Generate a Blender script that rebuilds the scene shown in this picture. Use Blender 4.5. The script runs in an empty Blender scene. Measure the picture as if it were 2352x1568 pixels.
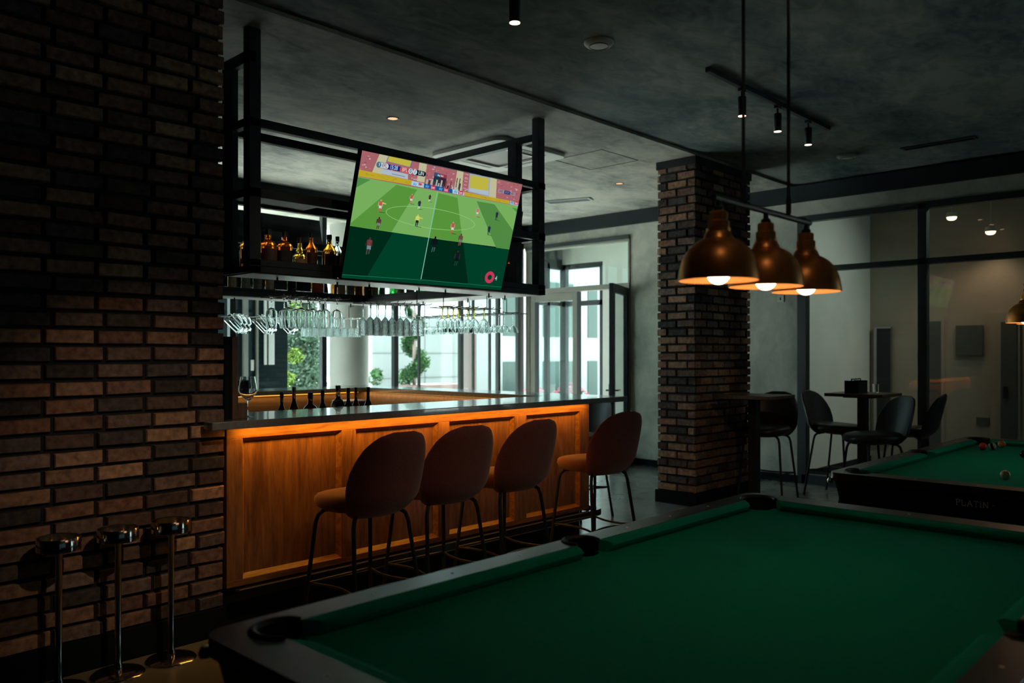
import bpy, bmesh, math, random
from mathutils import Vector, Matrix
from mathutils.geometry import tessellate_polygon
R = math.radians
PI = math.pi
random.seed(7)
SC = bpy.context.scene
COL = SC.collection

# ---------------------------------------------------------------- camera, view, world, sun, daylight portals
cam_d = bpy.data.cameras.new('camera'); cam = bpy.data.objects.new('camera', cam_d); COL.objects.link(cam)
cam.location = (0, 0, 1.5); cam.rotation_euler = (R(90), 0, R(-46.50))
cam_d.sensor_width = 36; cam_d.lens = 28.776; cam_d.shift_y = 0.01233
cam_d.clip_start = 0.05; cam_d.clip_end = 200
cam_d.dof.use_dof = True; cam_d.dof.focus_distance = 4.9; cam_d.dof.aperture_fstop = 2.2
SC.camera = cam
SC.view_settings.view_transform = 'Standard'; SC.view_settings.look = 'None'
SC.view_settings.exposure = 0.0; SC.view_settings.gamma = 1.0; SC.view_settings.use_curve_mapping = False
cy = SC.cycles
cy.max_bounces = 14; cy.diffuse_bounces = 5; cy.glossy_bounces = 6; cy.transmission_bounces = 12
cy.transparent_max_bounces = 24; cy.sample_clamp_indirect = 6.0; cy.caustics_reflective = False; cy.caustics_refractive = False
cy.use_denoising = True
W = bpy.data.worlds.new('sky'); SC.world = W; W.use_nodes = True
bg = W.node_tree.nodes['Background']; bg.inputs[0].default_value = (0.70, 0.95, 1.0, 1); bg.inputs[1].default_value = 3.0
def light(name, kind, loc, energy, color, rot=(0, 0, 0), **kw):
    d = bpy.data.lights.new(name, kind); d.energy = energy; d.color = color
    for k, v in kw.items(): setattr(d, k, v)
    o = bpy.data.objects.new(name, d); COL.objects.link(o); o.location = loc; o.rotation_euler = rot
    return o
light('sun', 'SUN', (0, 0, 20), 34.0, (1.0, 0.98, 0.94), Vector((-.35, -.38, -.86)).to_track_quat('-Z', 'Y').to_euler(), angle=R(1))
def portal(name, loc, rot, sx, sy):
    o = light(name, 'AREA', loc, 1.0, (1, 1, 1), rot, shape='RECTANGLE', size=sx, size_y=sy)
    o.data.cycles.is_portal = True
portal('daylight_portal', (6.1, 8.56, 1.63), (R(-90), 0, 0), 6.2, 3.26)
portal('daylight_portal', (9.30, 7.45, 1.55), (0, R(90), 0), 3.1, 1.9)
portal('daylight_portal', (10.46, -1.98, 1.68), (R(90), 0, 0), 2.3, 3.15)
light('white_wall_fill', 'SPOT', (10.1, 1.9, 3.40), 95, (.86, 1.0, .90), (R(52), 0, R(4)), spot_size=R(100), spot_blend=1.0, shadow_soft_size=.1)  # added light without a fixture, brightens the white wall beyond the glass
portal('daylight_portal', (1.4, -3.02, 1.75), (R(90), 0, 0), 3.6, 1.9)
WARM = (1.0, 0.41, 0.035)
SPOT = (1.0, 0.70, 0.46)

# ---------------------------------------------------------------- materials
def lin(c):
    return tuple(((x/255/12.92) if x/255 <= 0.04045 else ((x/255+0.055)/1.055)**2.4) for x in c)
MATS = {}
def mat(name):
    m = bpy.data.materials.new(name); m.use_nodes = True
    MATS[name] = m
    return m, m.node_tree.nodes, m.node_tree.links, m.node_tree.nodes['Principled BSDF']
def pm(name, col, rough=0.5, metal=0.0, spec=0.5, noise=0.0, scale=8.0, bump=0.0, coat=0.0, sheen=0.0, stretch=(1, 1, 1)):
    m, n, l, p = mat(name)
    p.inputs['Base Color'].default_value = (*col, 1); p.inputs['Roughness'].default_value = rough
    p.inputs['Metallic'].default_value = metal; p.inputs['Specular IOR Level'].default_value = spec
    p.inputs['Coat Weight'].default_value = coat; p.inputs['Sheen Weight'].default_value = sheen
    if noise or bump:
        tc = n.new('ShaderNodeTexCoord'); mp = n.new('ShaderNodeMapping'); mp.inputs['Scale'].default_value = stretch
        nt = n.new('ShaderNodeTexNoise'); nt.inputs['Scale'].default_value = scale; nt.inputs['Detail'].default_value = 8
        l.new(tc.outputs['Object'], mp.inputs['Vector']); l.new(mp.outputs['Vector'], nt.inputs['Vector'])
        if noise:
            cr = n.new('ShaderNodeValToRGB'); e = cr.color_ramp.elements
            e[0].position = 0.3; e[1].position = 0.7
            e[0].color = (*[c*(1-noise) for c in col], 1); e[1].color = (*[min(1, c*(1+noise)) for c in col], 1)
            l.new(nt.outputs['Fac'], cr.inputs['Fac']); l.new(cr.outputs['Color'], p.inputs['Base Color'])
        if bump:
            b = n.new('ShaderNodeBump'); b.inputs['Strength'].default_value = bump; b.inputs['Distance'].default_value = 0.01
            l.new(nt.outputs['Fac'], b.inputs['Height']); l.new(b.outputs['Normal'], p.inputs['Normal'])
    return m
def cloudy(name, stops, scale, rough, stretch=(1, 1, 1), bump=0.15, scale2=None, spec=0.3):
    m, n, l, p = mat(name)
    tc = n.new('ShaderNodeTexCoord'); mp = n.new('ShaderNodeMapping'); mp.inputs['Scale'].default_value = stretch
    l.new(tc.outputs['Object'], mp.inputs['Vector'])
    a = n.new('ShaderNodeTexNoise'); a.inputs['Scale'].default_value = scale; a.inputs['Detail'].default_value = 10; a.inputs['Roughness'].default_value = 0.62; a.inputs['Distortion'].default_value = 0.5
    b = n.new('ShaderNodeTexNoise'); b.inputs['Scale'].default_value = scale2 or scale*4; b.inputs['Detail'].default_value = 8; b.inputs['Distortion'].default_value = 1.2
    l.new(mp.outputs['Vector'], a.inputs['Vector']); l.new(mp.outputs['Vector'], b.inputs['Vector'])
    mx = n.new('ShaderNodeMath'); mx.operation = 'MULTIPLY_ADD'; mx.inputs[1].default_value = 0.35
    l.new(b.outputs['Fac'], mx.inputs[0]); l.new(a.outputs['Fac'], mx.inputs[2])
    cr = n.new('ShaderNodeValToRGB'); e = cr.color_ramp.elements
    e[0].position, e[1].position = stops[0][0], stops[-1][0]
    e[0].color = (*stops[0][1], 1); e[1].color = (*stops[-1][1], 1)
    for pos, c in stops[1:-1]:
        k = cr.color_ramp.elements.new(pos); k.color = (*c, 1)
    l.new(mx.outputs[0], cr.inputs['Fac']); l.new(cr.outputs['Color'], p.inputs['Base Color'])
    p.inputs['Roughness'].default_value = rough; p.inputs['Specular IOR Level'].default_value = spec
    bp = n.new('ShaderNodeBump'); bp.inputs['Strength'].default_value = bump; bp.inputs['Distance'].default_value = 0.02
    l.new(mx.outputs[0], bp.inputs['Height']); l.new(bp.outputs['Normal'], p.inputs['Normal'])
    return m
def emit(name, col, strength=1.0):
    m = bpy.data.materials.new(name); m.use_nodes = True; n, l = m.node_tree.nodes, m.node_tree.links
    n.clear(); o = n.new('ShaderNodeOutputMaterial'); e = n.new('ShaderNodeEmission')
    e.inputs[0].default_value = (*col, 1); e.inputs[1].default_value = strength; l.new(e.outputs[0], o.inputs[0])
    MATS[name] = m
    return m
def pane(name, tint=(0.93, 0.98, 0.97), refl=0.03):
    m = bpy.data.materials.new(name); m.use_nodes = True; n, l = m.node_tree.nodes, m.node_tree.links
    n.clear(); o = n.new('ShaderNodeOutputMaterial'); mx = n.new('ShaderNodeMixShader')
    t = n.new('ShaderNodeBsdfTransparent'); t.inputs[0].default_value = (*tint, 1)
    g = n.new('ShaderNodeBsdfGlossy'); g.inputs['Roughness'].default_value = 0.0
    fc = n.new('ShaderNodeLayerWeight'); fc.inputs['Blend'].default_value = 0.5
    pw = n.new('ShaderNodeMath'); pw.operation = 'POWER'; pw.inputs[1].default_value = 5.0; l.new(fc.outputs['Facing'], pw.inputs[0])
    lw = n.new('ShaderNodeMath'); lw.operation = 'MULTIPLY_ADD'; lw.inputs[1].default_value = 0.9; lw.inputs[2].default_value = refl; l.new(pw.outputs[0], lw.inputs[0])
    l.new(lw.outputs[0], mx.inputs[0]); l.new(t.outputs[0], mx.inputs[1]); l.new(g.outputs[0], mx.inputs[2]); l.new(mx.outputs[0], o.inputs[0])
    MATS[name] = m
    return m
def glass(name, col, ior=1.45, rough=0.0, bump=0.0, bscale=60, trans=1.0):
    m, n, l, p = mat(name)
    p.inputs['Base Color'].default_value = (*col, 1); p.inputs['Transmission Weight'].default_value = trans
    p.inputs['IOR'].default_value = ior; p.inputs['Roughness'].default_value = rough
    if bump:
        tc = n.new('ShaderNodeTexCoord'); v = n.new('ShaderNodeTexVoronoi'); v.inputs['Scale'].default_value = bscale
        b = n.new('ShaderNodeBump'); b.inputs['Strength'].default_value = bump; b.inputs['Distance'].default_value = 0.01
        l.new(tc.outputs['Object'], v.inputs['Vector']); l.new(v.outputs['Distance'], b.inputs['Height']); l.new(b.outputs['Normal'], p.inputs['Normal'])
    return m
def tinted(name, rough=0.85, var=0.5, scale=30, bump=0.4):   # colour from the mesh's own per-brick tint, roughened by noise
    m, n, l, p = mat(name)
    at = n.new('ShaderNodeAttribute'); at.attribute_name = 'tint'
    tc = n.new('ShaderNodeTexCoord'); nt = n.new('ShaderNodeTexNoise'); nt.inputs['Scale'].default_value = scale; nt.inputs['Detail'].default_value = 8
    l.new(tc.outputs['Object'], nt.inputs['Vector'])
    mr = n.new('ShaderNodeMapRange'); mr.inputs['From Min'].default_value = 0.3; mr.inputs['From Max'].default_value = 0.7
    mr.inputs['To Min'].default_value = 1-var; mr.inputs['To Max'].default_value = 1+var*0.6
    l.new(nt.outputs['Fac'], mr.inputs['Value'])
    mx = n.new('ShaderNodeVectorMath'); mx.operation = 'SCALE'
    l.new(at.outputs['Color'], mx.inputs[0]); l.new(mr.outputs[0], mx.inputs['Scale']); l.new(mx.outputs[0], p.inputs['Base Color'])
    p.inputs['Roughness'].default_value = rough; p.inputs['Specular IOR Level'].default_value = 0.2
    b = n.new('ShaderNodeBump'); b.inputs['Strength'].default_value = bump; b.inputs['Distance'].default_value = 0.006
    l.new(nt.outputs['Fac'], b.inputs['Height']); l.new(b.outputs['Normal'], p.inputs['Normal'])
    return m
def wood(name, c1, c2, rough, scale=3.0, axis='Z', coat=0.0):
    m, n, l, p = mat(name)
    tc = n.new('ShaderNodeTexCoord'); mp = n.new('ShaderNodeMapping')
    mp.inputs['Scale'].default_value = {'Z': (6, 6, 0.7), 'X': (0.7, 6, 6), 'Y': (6, 0.7, 6)}[axis]
    l.new(tc.outputs['Object'], mp.inputs['Vector'])
    a = n.new('ShaderNodeTexNoise'); a.inputs['Scale'].default_value = scale; a.inputs['Detail'].default_value = 6; a.inputs['Distortion'].default_value = 1.6
    b = n.new('ShaderNodeTexNoise'); b.inputs['Scale'].default_value = scale*7; b.inputs['Detail'].default_value = 8
    l.new(mp.outputs[0], a.inputs['Vector']); l.new(mp.outputs[0], b.inputs['Vector'])
    mx = n.new('ShaderNodeMath'); mx.operation = 'MULTIPLY_ADD'; mx.inputs[1].default_value = 0.4
    l.new(b.outputs['Fac'], mx.inputs[0]); l.new(a.outputs['Fac'], mx.inputs[2])
    cr = n.new('ShaderNodeValToRGB'); e = cr.color_ramp.elements; e[0].position = 0.5; e[1].position = 0.92
    e[0].color = (*c1, 1); e[1].color = (*c2, 1)
    l.new(mx.outputs[0], cr.inputs['Fac']); l.new(cr.outputs['Color'], p.inputs['Base Color'])
    p.inputs['Roughness'].default_value = rough; p.inputs['Coat Weight'].default_value = coat
    bp = n.new('ShaderNodeBump'); bp.inputs['Strength'].default_value = 0.12; bp.inputs['Distance'].default_value = 0.004
    l.new(mx.outputs[0], bp.inputs['Height']); l.new(bp.outputs['Normal'], p.inputs['Normal'])
    return m

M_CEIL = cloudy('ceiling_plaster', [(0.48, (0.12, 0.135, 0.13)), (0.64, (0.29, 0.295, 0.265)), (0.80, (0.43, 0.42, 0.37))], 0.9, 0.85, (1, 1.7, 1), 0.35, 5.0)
M_CEIL_SHADED = cloudy('ceiling_plaster_shaded', [(0.46, (0.030, 0.052, 0.058)), (0.62, (0.10, 0.135, 0.138)), (0.80, (0.23, 0.25, 0.235))], 0.8, 0.85, (1, 1.7, 1), 0.3, 5.0)  # same plaster, darkened and blued for light fading away from the windows
M_CONC = cloudy('concrete_plaster', [(0.42, (0.22, 0.235, 0.205)), (0.65, (0.40, 0.41, 0.36)), (0.86, (0.56, 0.56, 0.49))], 1.3, 0.75, (1, 1, 0.8), 0.2)
M_FLOOR = cloudy('floor_tile', [(0.40, (0.11, 0.125, 0.125)), (0.65, (0.16, 0.175, 0.175)), (0.9, (0.22, 0.235, 0.235))], 1.2, 0.25, (1, 1, 1), 0.02, spec=0.5)
M_BRICK = tinted('brick')
M_MORTAR = pm('dark_mortar', (0.006, 0.010, 0.013), 0.9, noise=0.4, scale=30)
M_BLACK = pm('black_steel', (0.011, 0.021, 0.027), 0.5, spec=0.4)
M_BLACKG = pm('black_gloss', (0.004, 0.008, 0.013), 0.18, spec=0.5)
M_BLACKM = pm('black_matt', (0.004, 0.008, 0.012), 0.85, spec=0.2)
M_TRIM = pm('dark_trim', (0.010, 0.014, 0.016), 0.6, spec=0.3)
M_BEAM = pm('dark_beam_paint', (0.005, 0.012, 0.015), 0.7, spec=0.3)
M_FRAME = pm('dark_window_frame', (0.012, 0.022, 0.024), 0.45)
M_TAUPE = pm('taupe_door_frame', (0.20, 0.20, 0.165), 0.5)
M_STONE = pm('dark_countertop', (0.20, 0.215, 0.215), 0.19, spec=0.8, noise=0.15, scale=40, coat=0.6)
M_WOOD = wood('orange_stained_wood', (0.13, 0.052, 0.016), (0.32, 0.145, 0.046), 0.42)
M_WOODX = wood('orange_stained_rail', (0.16, 0.062, 0.017), (0.36, 0.165, 0.050), 0.42, axis='X')
M_PLY = wood('light_plywood', (0.34, 0.20, 0.09), (0.48, 0.31, 0.15), 0.5, axis='X')
M_DKWOOD = wood('dark_brown_wood', (0.08, 0.05, 0.035), (0.19, 0.11, 0.065), 0.45)
M_TABLEW = wood('table_top_wood', (0.05, 0.03, 0.02), (0.16, 0.09, 0.05), 0.35, axis='X')
M_VELVET = pm('brown_velvet', (0.24, 0.075, 0.06), 0.8, spec=0.2, noise=0.18, scale=120, bump=0.1, sheen=0.35)
M_LEATHER = pm('black_leather', (0.022, 0.022, 0.024), 0.42, spec=0.5, noise=0.2, scale=60, bump=0.1)
M_CLOTH = pm('green_cloth', (0.0004, 0.33, 0.205), 0.9, spec=0.1, noise=0.1, scale=200, bump=0.05)
M_RAILW = pm('dark_laminate_rail', (0.016, 0.018, 0.020), 0.30, spec=0.55, noise=0.2, scale=6)
M_RUBBER = pm('black_rubber', (0.006, 0.006, 0.007), 0.55)
M_PEARL = pm('pearl_inlay', (0.95, 0.80, 0.70), 0.35)
M_BRASS = pm('aged_brass', (0.78, 0.30, 0.075), 0.36, metal=0.75, noise=0.35, scale=14, stretch=(1, 1, 0.25))
M_BRASSIN = pm('brass_inside', (0.85, 0.42, 0.13), 0.6, metal=0.1)
M_CHROME = pm('chrome', (0.62, 0.60, 0.57), 0.12, metal=1.0)
M_STEEL = pm('brushed_steel', (0.45, 0.45, 0.45), 0.3, metal=1.0)
M_BULB = emit('lit_bulb', (1.0, 0.72, 0.46), 11.0)
M_SPOTL = emit('spot_lens', (1.0, 0.66, 0.40), 4.0)
M_DOWNL = emit('downlight_lens', (1.0, 0.62, 0.36), 1.1)
M_LED = emit('led_strip', WARM, 2.0)
M_PANE = pane('window_pane')
M_PANEI = pane('partition_pane', (0.92, 0.95, 0.93), 0.045)
M_GLASS = glass('clear_glass', (0.97, 1.0, 0.99), 1.45)
M_CUT = glass('cut_glass', (0.96, 1.0, 0.99), 1.45, 0.03, 0.7, 130)
M_RIB = glass('frosted_ribbed_glass', (0.95, 1.0, 0.99), 1.45, 0.12, 0.5, 90)
M_YSTEM = glass('yellow_glass_stem', (0.95, 0.72, 0.05), 1.45)
M_WHITEP = pm('white_paint', (0.80, 0.80, 0.75), 0.7, noise=0.04, scale=3)
M_BEIGEP = pm('beige_paint', (0.42, 0.37, 0.30), 0.75, noise=0.06, scale=2)
M_PLASTIC = pm('white_plastic', (0.60, 0.58, 0.54), 0.5)
M_GREYP = pm('grey_metal_panel', (0.10, 0.11, 0.10), 0.6)
M_COLUMN = pm('round_column_paint', (0.36, 0.37, 0.34), 0.75, noise=0.05, scale=4)
M_LABEL = {}
def label_mat(key, col): 
    if key not in M_LABEL: M_LABEL[key] = pm('label_' + key, col, 0.6, noise=0.25, scale=60)
    return M_LABEL[key]

# ---------------------------------------------------------------- mesh builder
class MB:
    def __init__(s): s.v = []; s.f = []; s.mi = []; s.c = []; s.cur = 0; s.tint = None
    def add(s, vs, fs, M=None):
        o = len(s.v)
        s.v += [tuple(M @ Vector(p)) if M else tuple(p) for p in vs]
        for f in fs: s.f.append([o+i for i in f]); s.mi.append(s.cur); s.c.append(s.tint)
        return s
    def box(s, x0, x1, y0, y1, z0, z1, M=None):
        return s.add([(x, y, z) for x in (x0, x1) for y in (y0, y1) for z in (z0, z1)],
                     [(0, 1, 3, 2), (4, 6, 7, 5), (0, 4, 5, 1), (2, 3, 7, 6), (0, 2, 6, 4), (1, 5, 7, 3)], M)
    def beam(s, p, q, w, h=None):
        p, q = Vector(p), Vector(q); h = h or w; d = (q-p); L = d.length; d.normalize()
        up = Vector((0, 0, 1)) if abs(d.z) < 0.9 else Vector((1, 0, 0))
        x = d.cross(up).normalized(); y = x.cross(d)
        M = Matrix(((x.x, d.x, y.x, p.x), (x.y, d.y, y.y, p.y), (x.z, d.z, y.z, p.z), (0, 0, 0, 1)))
        return s.box(-w/2, w/2, 0, L, -h/2, h/2, M)
    def tube(s, pts, r, seg=10, closed=False, cap=True):
        pts = [Vector(p) for p in pts]; n = len(pts); rr = r if isinstance(r, (list, tuple)) else [r]*n
        rings = []; prev = None
        for i, p in enumerate(pts):
            a = pts[i-1] if (i > 0 or closed) else p; b = pts[(i+1) % n] if (i < n-1 or closed) else p
            d = (b-a).normalized()
            if prev is None:
                up = Vector((0, 0, 1)) if abs(d.z) < 0.9 else Vector((1, 0, 0)); x = d.cross(up).normalized()
            else:
                x = (prev - d*prev.dot(d)); x = x.normalized() if x.length > 1e-6 else d.orthogonal().normalized()
            prev = x; y = d.cross(x)
            rings.append([p + (x*math.cos(2*PI*k/seg) + y*math.sin(2*PI*k/seg))*rr[i] for k in range(seg)])
        vs = [v for r_ in rings for v in r_]; fs = []
        for i in range(n if closed else n-1):
            j = (i+1) % n
            for k in range(seg): fs.append((i*seg+k, i*seg+(k+1) % seg, j*seg+(k+1) % seg, j*seg+k))
        if cap and not closed: fs += [tuple(range(seg))[::-1], tuple((n-1)*seg+k for k in range(seg))]
        return s.add(vs, fs)
    def lathe(s, prof, seg=24, c=(0, 0, 0), close=True, sq=0.0, M=None, ribs=0, ramp=0.0):
        vs = []; fs = []; n = len(prof)
        for r, z in prof:
            for k in range(seg):
                a = 2*PI*k/seg; q = 1.0
                if sq: q = (abs(math.cos(a))**(2+sq*6) + abs(math.sin(a))**(2+sq*6))**(-1/(2+sq*6))
                if ribs: q *= 1 + ramp*math.cos(ribs*a)
                vs.append((c[0]+r*q*math.cos(a), c[1]+r*q*math.sin(a), c[2]+z))
        for i in range(n-1):
            for k in range(seg): fs.append((i*seg+k, i*seg+(k+1) % seg, (i+1)*seg+(k+1) % seg, (i+1)*seg+k))
        if close: fs += [tuple(range(seg))[::-1], tuple((n-1)*seg+k for k in range(seg))]
        return s.add(vs, fs, M)
    def prism(s, loops, z0, z1, M=None):            # loops[0] outline, the rest holes; all in xy
        flat = [p for L in loops for p in L]; n = len(flat)
        tris = tessellate_polygon([[Vector((x, y, 0)) for x, y in L] for L in loops])
        vs = [(x, y, z0) for x, y in flat] + [(x, y, z1) for x, y in flat]
        fs = [tuple(t) for t in tris] + [tuple(i+n for i in t) for t in tris]
        o = 0
        for L in loops:
            m = len(L)
            for i in range(m): fs.append((o+i, o+(i+1) % m, n+o+(i+1) % m, n+o+i))
            o += m
        return s.add(vs, fs, M)
    def poly(s, pts, M=None): return s.add(pts, [tuple(range(len(pts)))], M)
    def build(s, name, mats, parent=None, smooth=35, bevel=0.0, loc=None, weld=False, recalc=True):
        me = bpy.data.meshes.new(name); me.from_pydata(s.v, [], s.f)
        mats = mats if isinstance(mats, (list, tuple)) else [mats]
        for m in mats: me.materials.append(m)
        me.polygons.foreach_set('material_index', s.mi)
        if any(c is not None for c in s.c):
            at = me.color_attributes.new('tint', 'FLOAT_COLOR', 'CORNER'); k = 0
            for p, c in zip(me.polygons, s.c):
                for _ in p.loop_indices: at.data[k].color = (*(c or (0.1, 0.1, 0.1)), 1); k += 1
        bm = bmesh.new(); bm.from_mesh(me)
        if weld: bmesh.ops.remove_doubles(bm, verts=bm.verts, dist=1e-5)
        if recalc: bmesh.ops.recalc_face_normals(bm, faces=bm.faces)
        bm.to_mesh(me); bm.free()
        if smooth:
            me.polygons.foreach_set('use_smooth', [True]*len(me.polygons)); me.set_sharp_from_angle(angle=R(smooth))
        o = bpy.data.objects.new(name, me); COL.objects.link(o)
        if parent: o.parent = parent
        if loc: o.location = loc
        if bevel:
            b = o.modifiers.new('bevel', 'BEVEL'); b.width = bevel; b.segments = 2; b.limit_method = 'ANGLE'; b.angle_limit = R(40)
        return o

def tag(o, label, cat=None, group=None, kind=None):
    if label: o['label'] = label
    if cat: o['category'] = cat
    if group: o['group'] = group
    if kind: o['kind'] = kind
    return o
def thing(name, label, cat, loc=(0, 0, 0), rz=0.0, group=None, kind=None):
    o = bpy.data.objects.new(name, None); COL.objects.link(o); o.location = loc; o.rotation_euler = (0, 0, rz); o.empty_display_size = 0.1
    return tag(o, label, cat, group, kind)
def dup(root, loc, rz=None, label=None, group=None, rot=None):
    r = root.copy(); COL.objects.link(r); r.location = loc
    if rz is not None: r.rotation_euler = (0, 0, rz)
    if rot is not None: r.rotation_euler = rot
    if label: r['label'] = label
    if group: r['group'] = group
    for ch in root.children:
        c = ch.copy(); COL.objects.link(c); c.parent = r
        for g in ch.children:
            d = g.copy(); COL.objects.link(d); d.parent = c
    return r
def struct(name, mb, m, label, cat, parent=None, **kw):
    o = mb.build(name, m, parent, **kw)
    if not parent: tag(o, label, cat, None, 'structure')
    return o
def arc(cx, cy, r, a0, a1, n):
    return [(cx+r*math.cos(R(a0+(a1-a0)*i/n)), cy+r*math.sin(R(a0+(a1-a0)*i/n))) for i in range(n+1)]
def text_mesh(name, body, size, m, parent, M, extrude=0.0, bold=0.0, sx=1.0):
    cu = bpy.data.curves.new(name, 'FONT'); cu.body = body; cu.size = size; cu.extrude = extrude; cu.offset = bold
    cu.align_x = 'CENTER'; cu.align_y = 'CENTER'
    t = bpy.data.objects.new(name, cu); COL.objects.link(t)
    dg = bpy.context.evaluated_depsgraph_get(); me = bpy.data.meshes.new_from_object(t.evaluated_get(dg))
    bpy.data.objects.remove(t); me.materials.clear(); me.materials.append(m)
    me.transform(M @ Matrix.Diagonal((sx, 1, 1, 1)))
    o = bpy.data.objects.new(name, me); COL.objects.link(o); o.parent = parent
    return o

# ================================================================ SETTING
H = 3.45
struct('floor', MB().box(-3, 11.7, -3, 8.62, -0.12, 0), M_FLOOR, 'dark grey polished floor running under bar and pool tables', 'floor')
b = MB()
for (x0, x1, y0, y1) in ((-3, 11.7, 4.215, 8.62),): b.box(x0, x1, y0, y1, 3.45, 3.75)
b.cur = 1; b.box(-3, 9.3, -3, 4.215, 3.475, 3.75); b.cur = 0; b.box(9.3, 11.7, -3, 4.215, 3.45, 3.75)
struct('ceiling', b, [M_CEIL, M_CEIL_SHADED], 'mottled grey plaster ceiling with a shallow step above the bar', 'ceiling', smooth=0)
# hairline joints of the access hatch over the door side
b = MB()
for (p, q) in (((6.25, 5.35), (6.85, 5.35)), ((6.85, 5.35), (6.85, 4.75)), ((6.25, 5.35), (6.25, 4.75)), ((6.25, 4.75), (6.85, 4.75))):
    b.beam((*p, 3.449), (*q, 3.449), 0.008, 0.004)
tag(b.build('ceiling_access_hatch', M_TRIM), 'square access hatch joint in the grey ceiling between air conditioner and pillar', 'ceiling hatch')

def bricks(mb, o, u, n, length, z0, z1, ends=True, seed=1, course=0.082, bl=0.213, joint=0.017, hdr=0.103, offset=0.0, warm=1.0):
    rnd = random.Random(seed); o = Vector(o); u = Vector(u); n = Vector(n); z = z0; row = 0
    pal = [(0.040, 0.035, 0.033), (0.070, 0.046, 0.038), (0.13, 0.075, 0.055), (0.16, 0.085, 0.058), (0.20, 0.115, 0.075), (0.11, 0.075, 0.060), (0.055, 0.046, 0.042), (0.23, 0.14, 0.09), (0.12, 0.085, 0.07)]
    while z + course*0.6 <= z1:
        zt = min(z + course - joint, z1)
        x = (-(bl+joint)/2 if row % 2 else 0.0) - offset
        while x < length - 0.01:
            a, c = max(x, 0), min(x+bl, length)
            if row % 2 and x < 0: c = min(hdr, length)
            if c - a > 0.03:
                col = rnd.choice(pal); k = rnd.uniform(1.3, 2.0)
                mb.tint = tuple(v*k for v in col)
                d = 0.022 + rnd.uniform(-0.004, 0.004); i = 0.005
                j0, j1 = rnd.uniform(-0.003, 0.003), rnd.uniform(-0.003, 0.003)
                e = rnd.uniform(-0.006, 0.006) if (c >= length-0.01) else 0
                P = lambda s, zz, dd: tuple(o + u*s + n*dd + Vector((0, 0, zz)))
                a_, c_ = a, c+e
                vs = [P(a_, z+j0, 0), P(c_, z+j1, 0), P(c_, zt+j1, 0), P(a_, zt+j0, 0),
                      P(a_+.001, z+j0+.001, d*.7), P(c_-.001, z+j1+.001, d*.7), P(c_-.001, zt+j1-.001, d*.7), P(a_+.001, zt+j0-.001, d*.7),
                      P(a_+i, z+j0+i, d), P(c_-i, z+j1+i, d), P(c_-i, zt+j1-i, d), P(a_+i, zt+j0-i, d)]
                fs = [(8, 9, 10, 11)]
                for L in (0, 4):
                    for q in range(4): fs.append((L+q, L+(q+1) % 4, L+4+(q+1) % 4, L+4+q))
                mb.add(vs, fs)
            x += bl + joint
            if row % 2 and x < (bl+joint)/2 + 0.001: x = hdr + joint
        z += course; row += 1
    mb.tint = None

# left brick wall: dark mortar core and brick slips
wl = thing('wall_left', 'tall dark brick wall along the left side of the room', 'wall', kind='structure')
MB().box(-3, 2.095, 4.158, 4.52, 0, 3.46).build('mortar_core', M_MORTAR, wl)
b = MB(); bricks(b, (-1.4, 4.158, 0), (1, 0, 0), (0, -1, 0), 3.52, 0.155, 3.45, seed=3, offset=0.07)
b.build('brick_face', M_BRICK, wl, smooth=30)
b = MB(); bricks(b, (2.095, 4.16, 0), (0, 1, 0), (1, 0, 0), 0.36, 0.155, 1.12, seed=5); bricks(b, (2.095, 4.16, 0), (0, 1, 0), (1, 0, 0), 0.36, 1.139, 3.45, seed=6)
b.build('brick_end', M_BRICK, wl, smooth=30)
struct('baseboard_left', MB().box(-3, 2.115, 4.125, 4.158, 0, 0.15), M_BLACKM, 'black baseboard at the foot of the dark brick wall', 'baseboard')
# brick pillar
pl = thing('pillar', 'square brick pillar standing between the bar and the pool tables', 'pillar', kind='structure')
PX0, PX1, PY0, PY1 = 7.075, 8.205, 4.232, 4.665
MB().box(PX0+.02, PX1-.02, PY0+.02, PY1-.02, 0, 3.5).build('mortar_core', M_MORTAR, pl)
b = MB()
bricks(b, (PX0+.02, PY1, 0), (0, -1, 0), (-1, 0, 0), PY1-PY0, 0.13, 3.38, seed=11)
bricks(b, (PX0, PY0+.02, 0), (1, 0, 0), (0, -1, 0), PX1-PX0, 0.13, 3.38, seed=12)
bricks(b, (PX1-.02, PY0, 0), (0, 1, 0), (1, 0, 0), PY1-PY0, 0.13, 3.38, seed=13)
bricks(b, (PX1, PY1-.02, 0), (-1, 0, 0), (0, 1, 0), PX1-PX0, 0.13, 3.38, seed=14)
b.build('brick_face', M_BRICK, pl, smooth=30)
MB().box(PX0-.012, PX1+.012, PY0-.012, PY1+.012, 3.372, 3.476).build('top_trim', M_TRIM, pl)
MB().box(PX0-.02, PX1+.02, PY0-.02, PY1+.02, 0, 0.125).build('plinth', M_BLACKM, pl)

# entrance wall (faces the bar end): x = 9.22
b = MB()
b.box(9.22, 9.36, 4.15, 6.52, 0, 3.46); b.box(9.22, 9.36, 6.52, 8.62, 3.11, 3.46); b.box(9.22, 9.36, -3, 4.15, 3.09, 3.46)
struct('wall_right', b, M_CONC, 'mottled grey concrete wall with the entrance door opening', 'wall', smooth=0)
struct('highlight_strip_1', MB().box(9.16, 9.22, -3, 8.5, 3.265, 3.45), M_BEAM, 'dark beam running along the top of the concrete wall', 'beam')
struct('baseboard_right', MB().box(9.195, 9.22, 4.15, 6.5, 0, 0.09), M_BLACKM, 'black baseboard below the grey concrete wall', 'baseboard')
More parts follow.
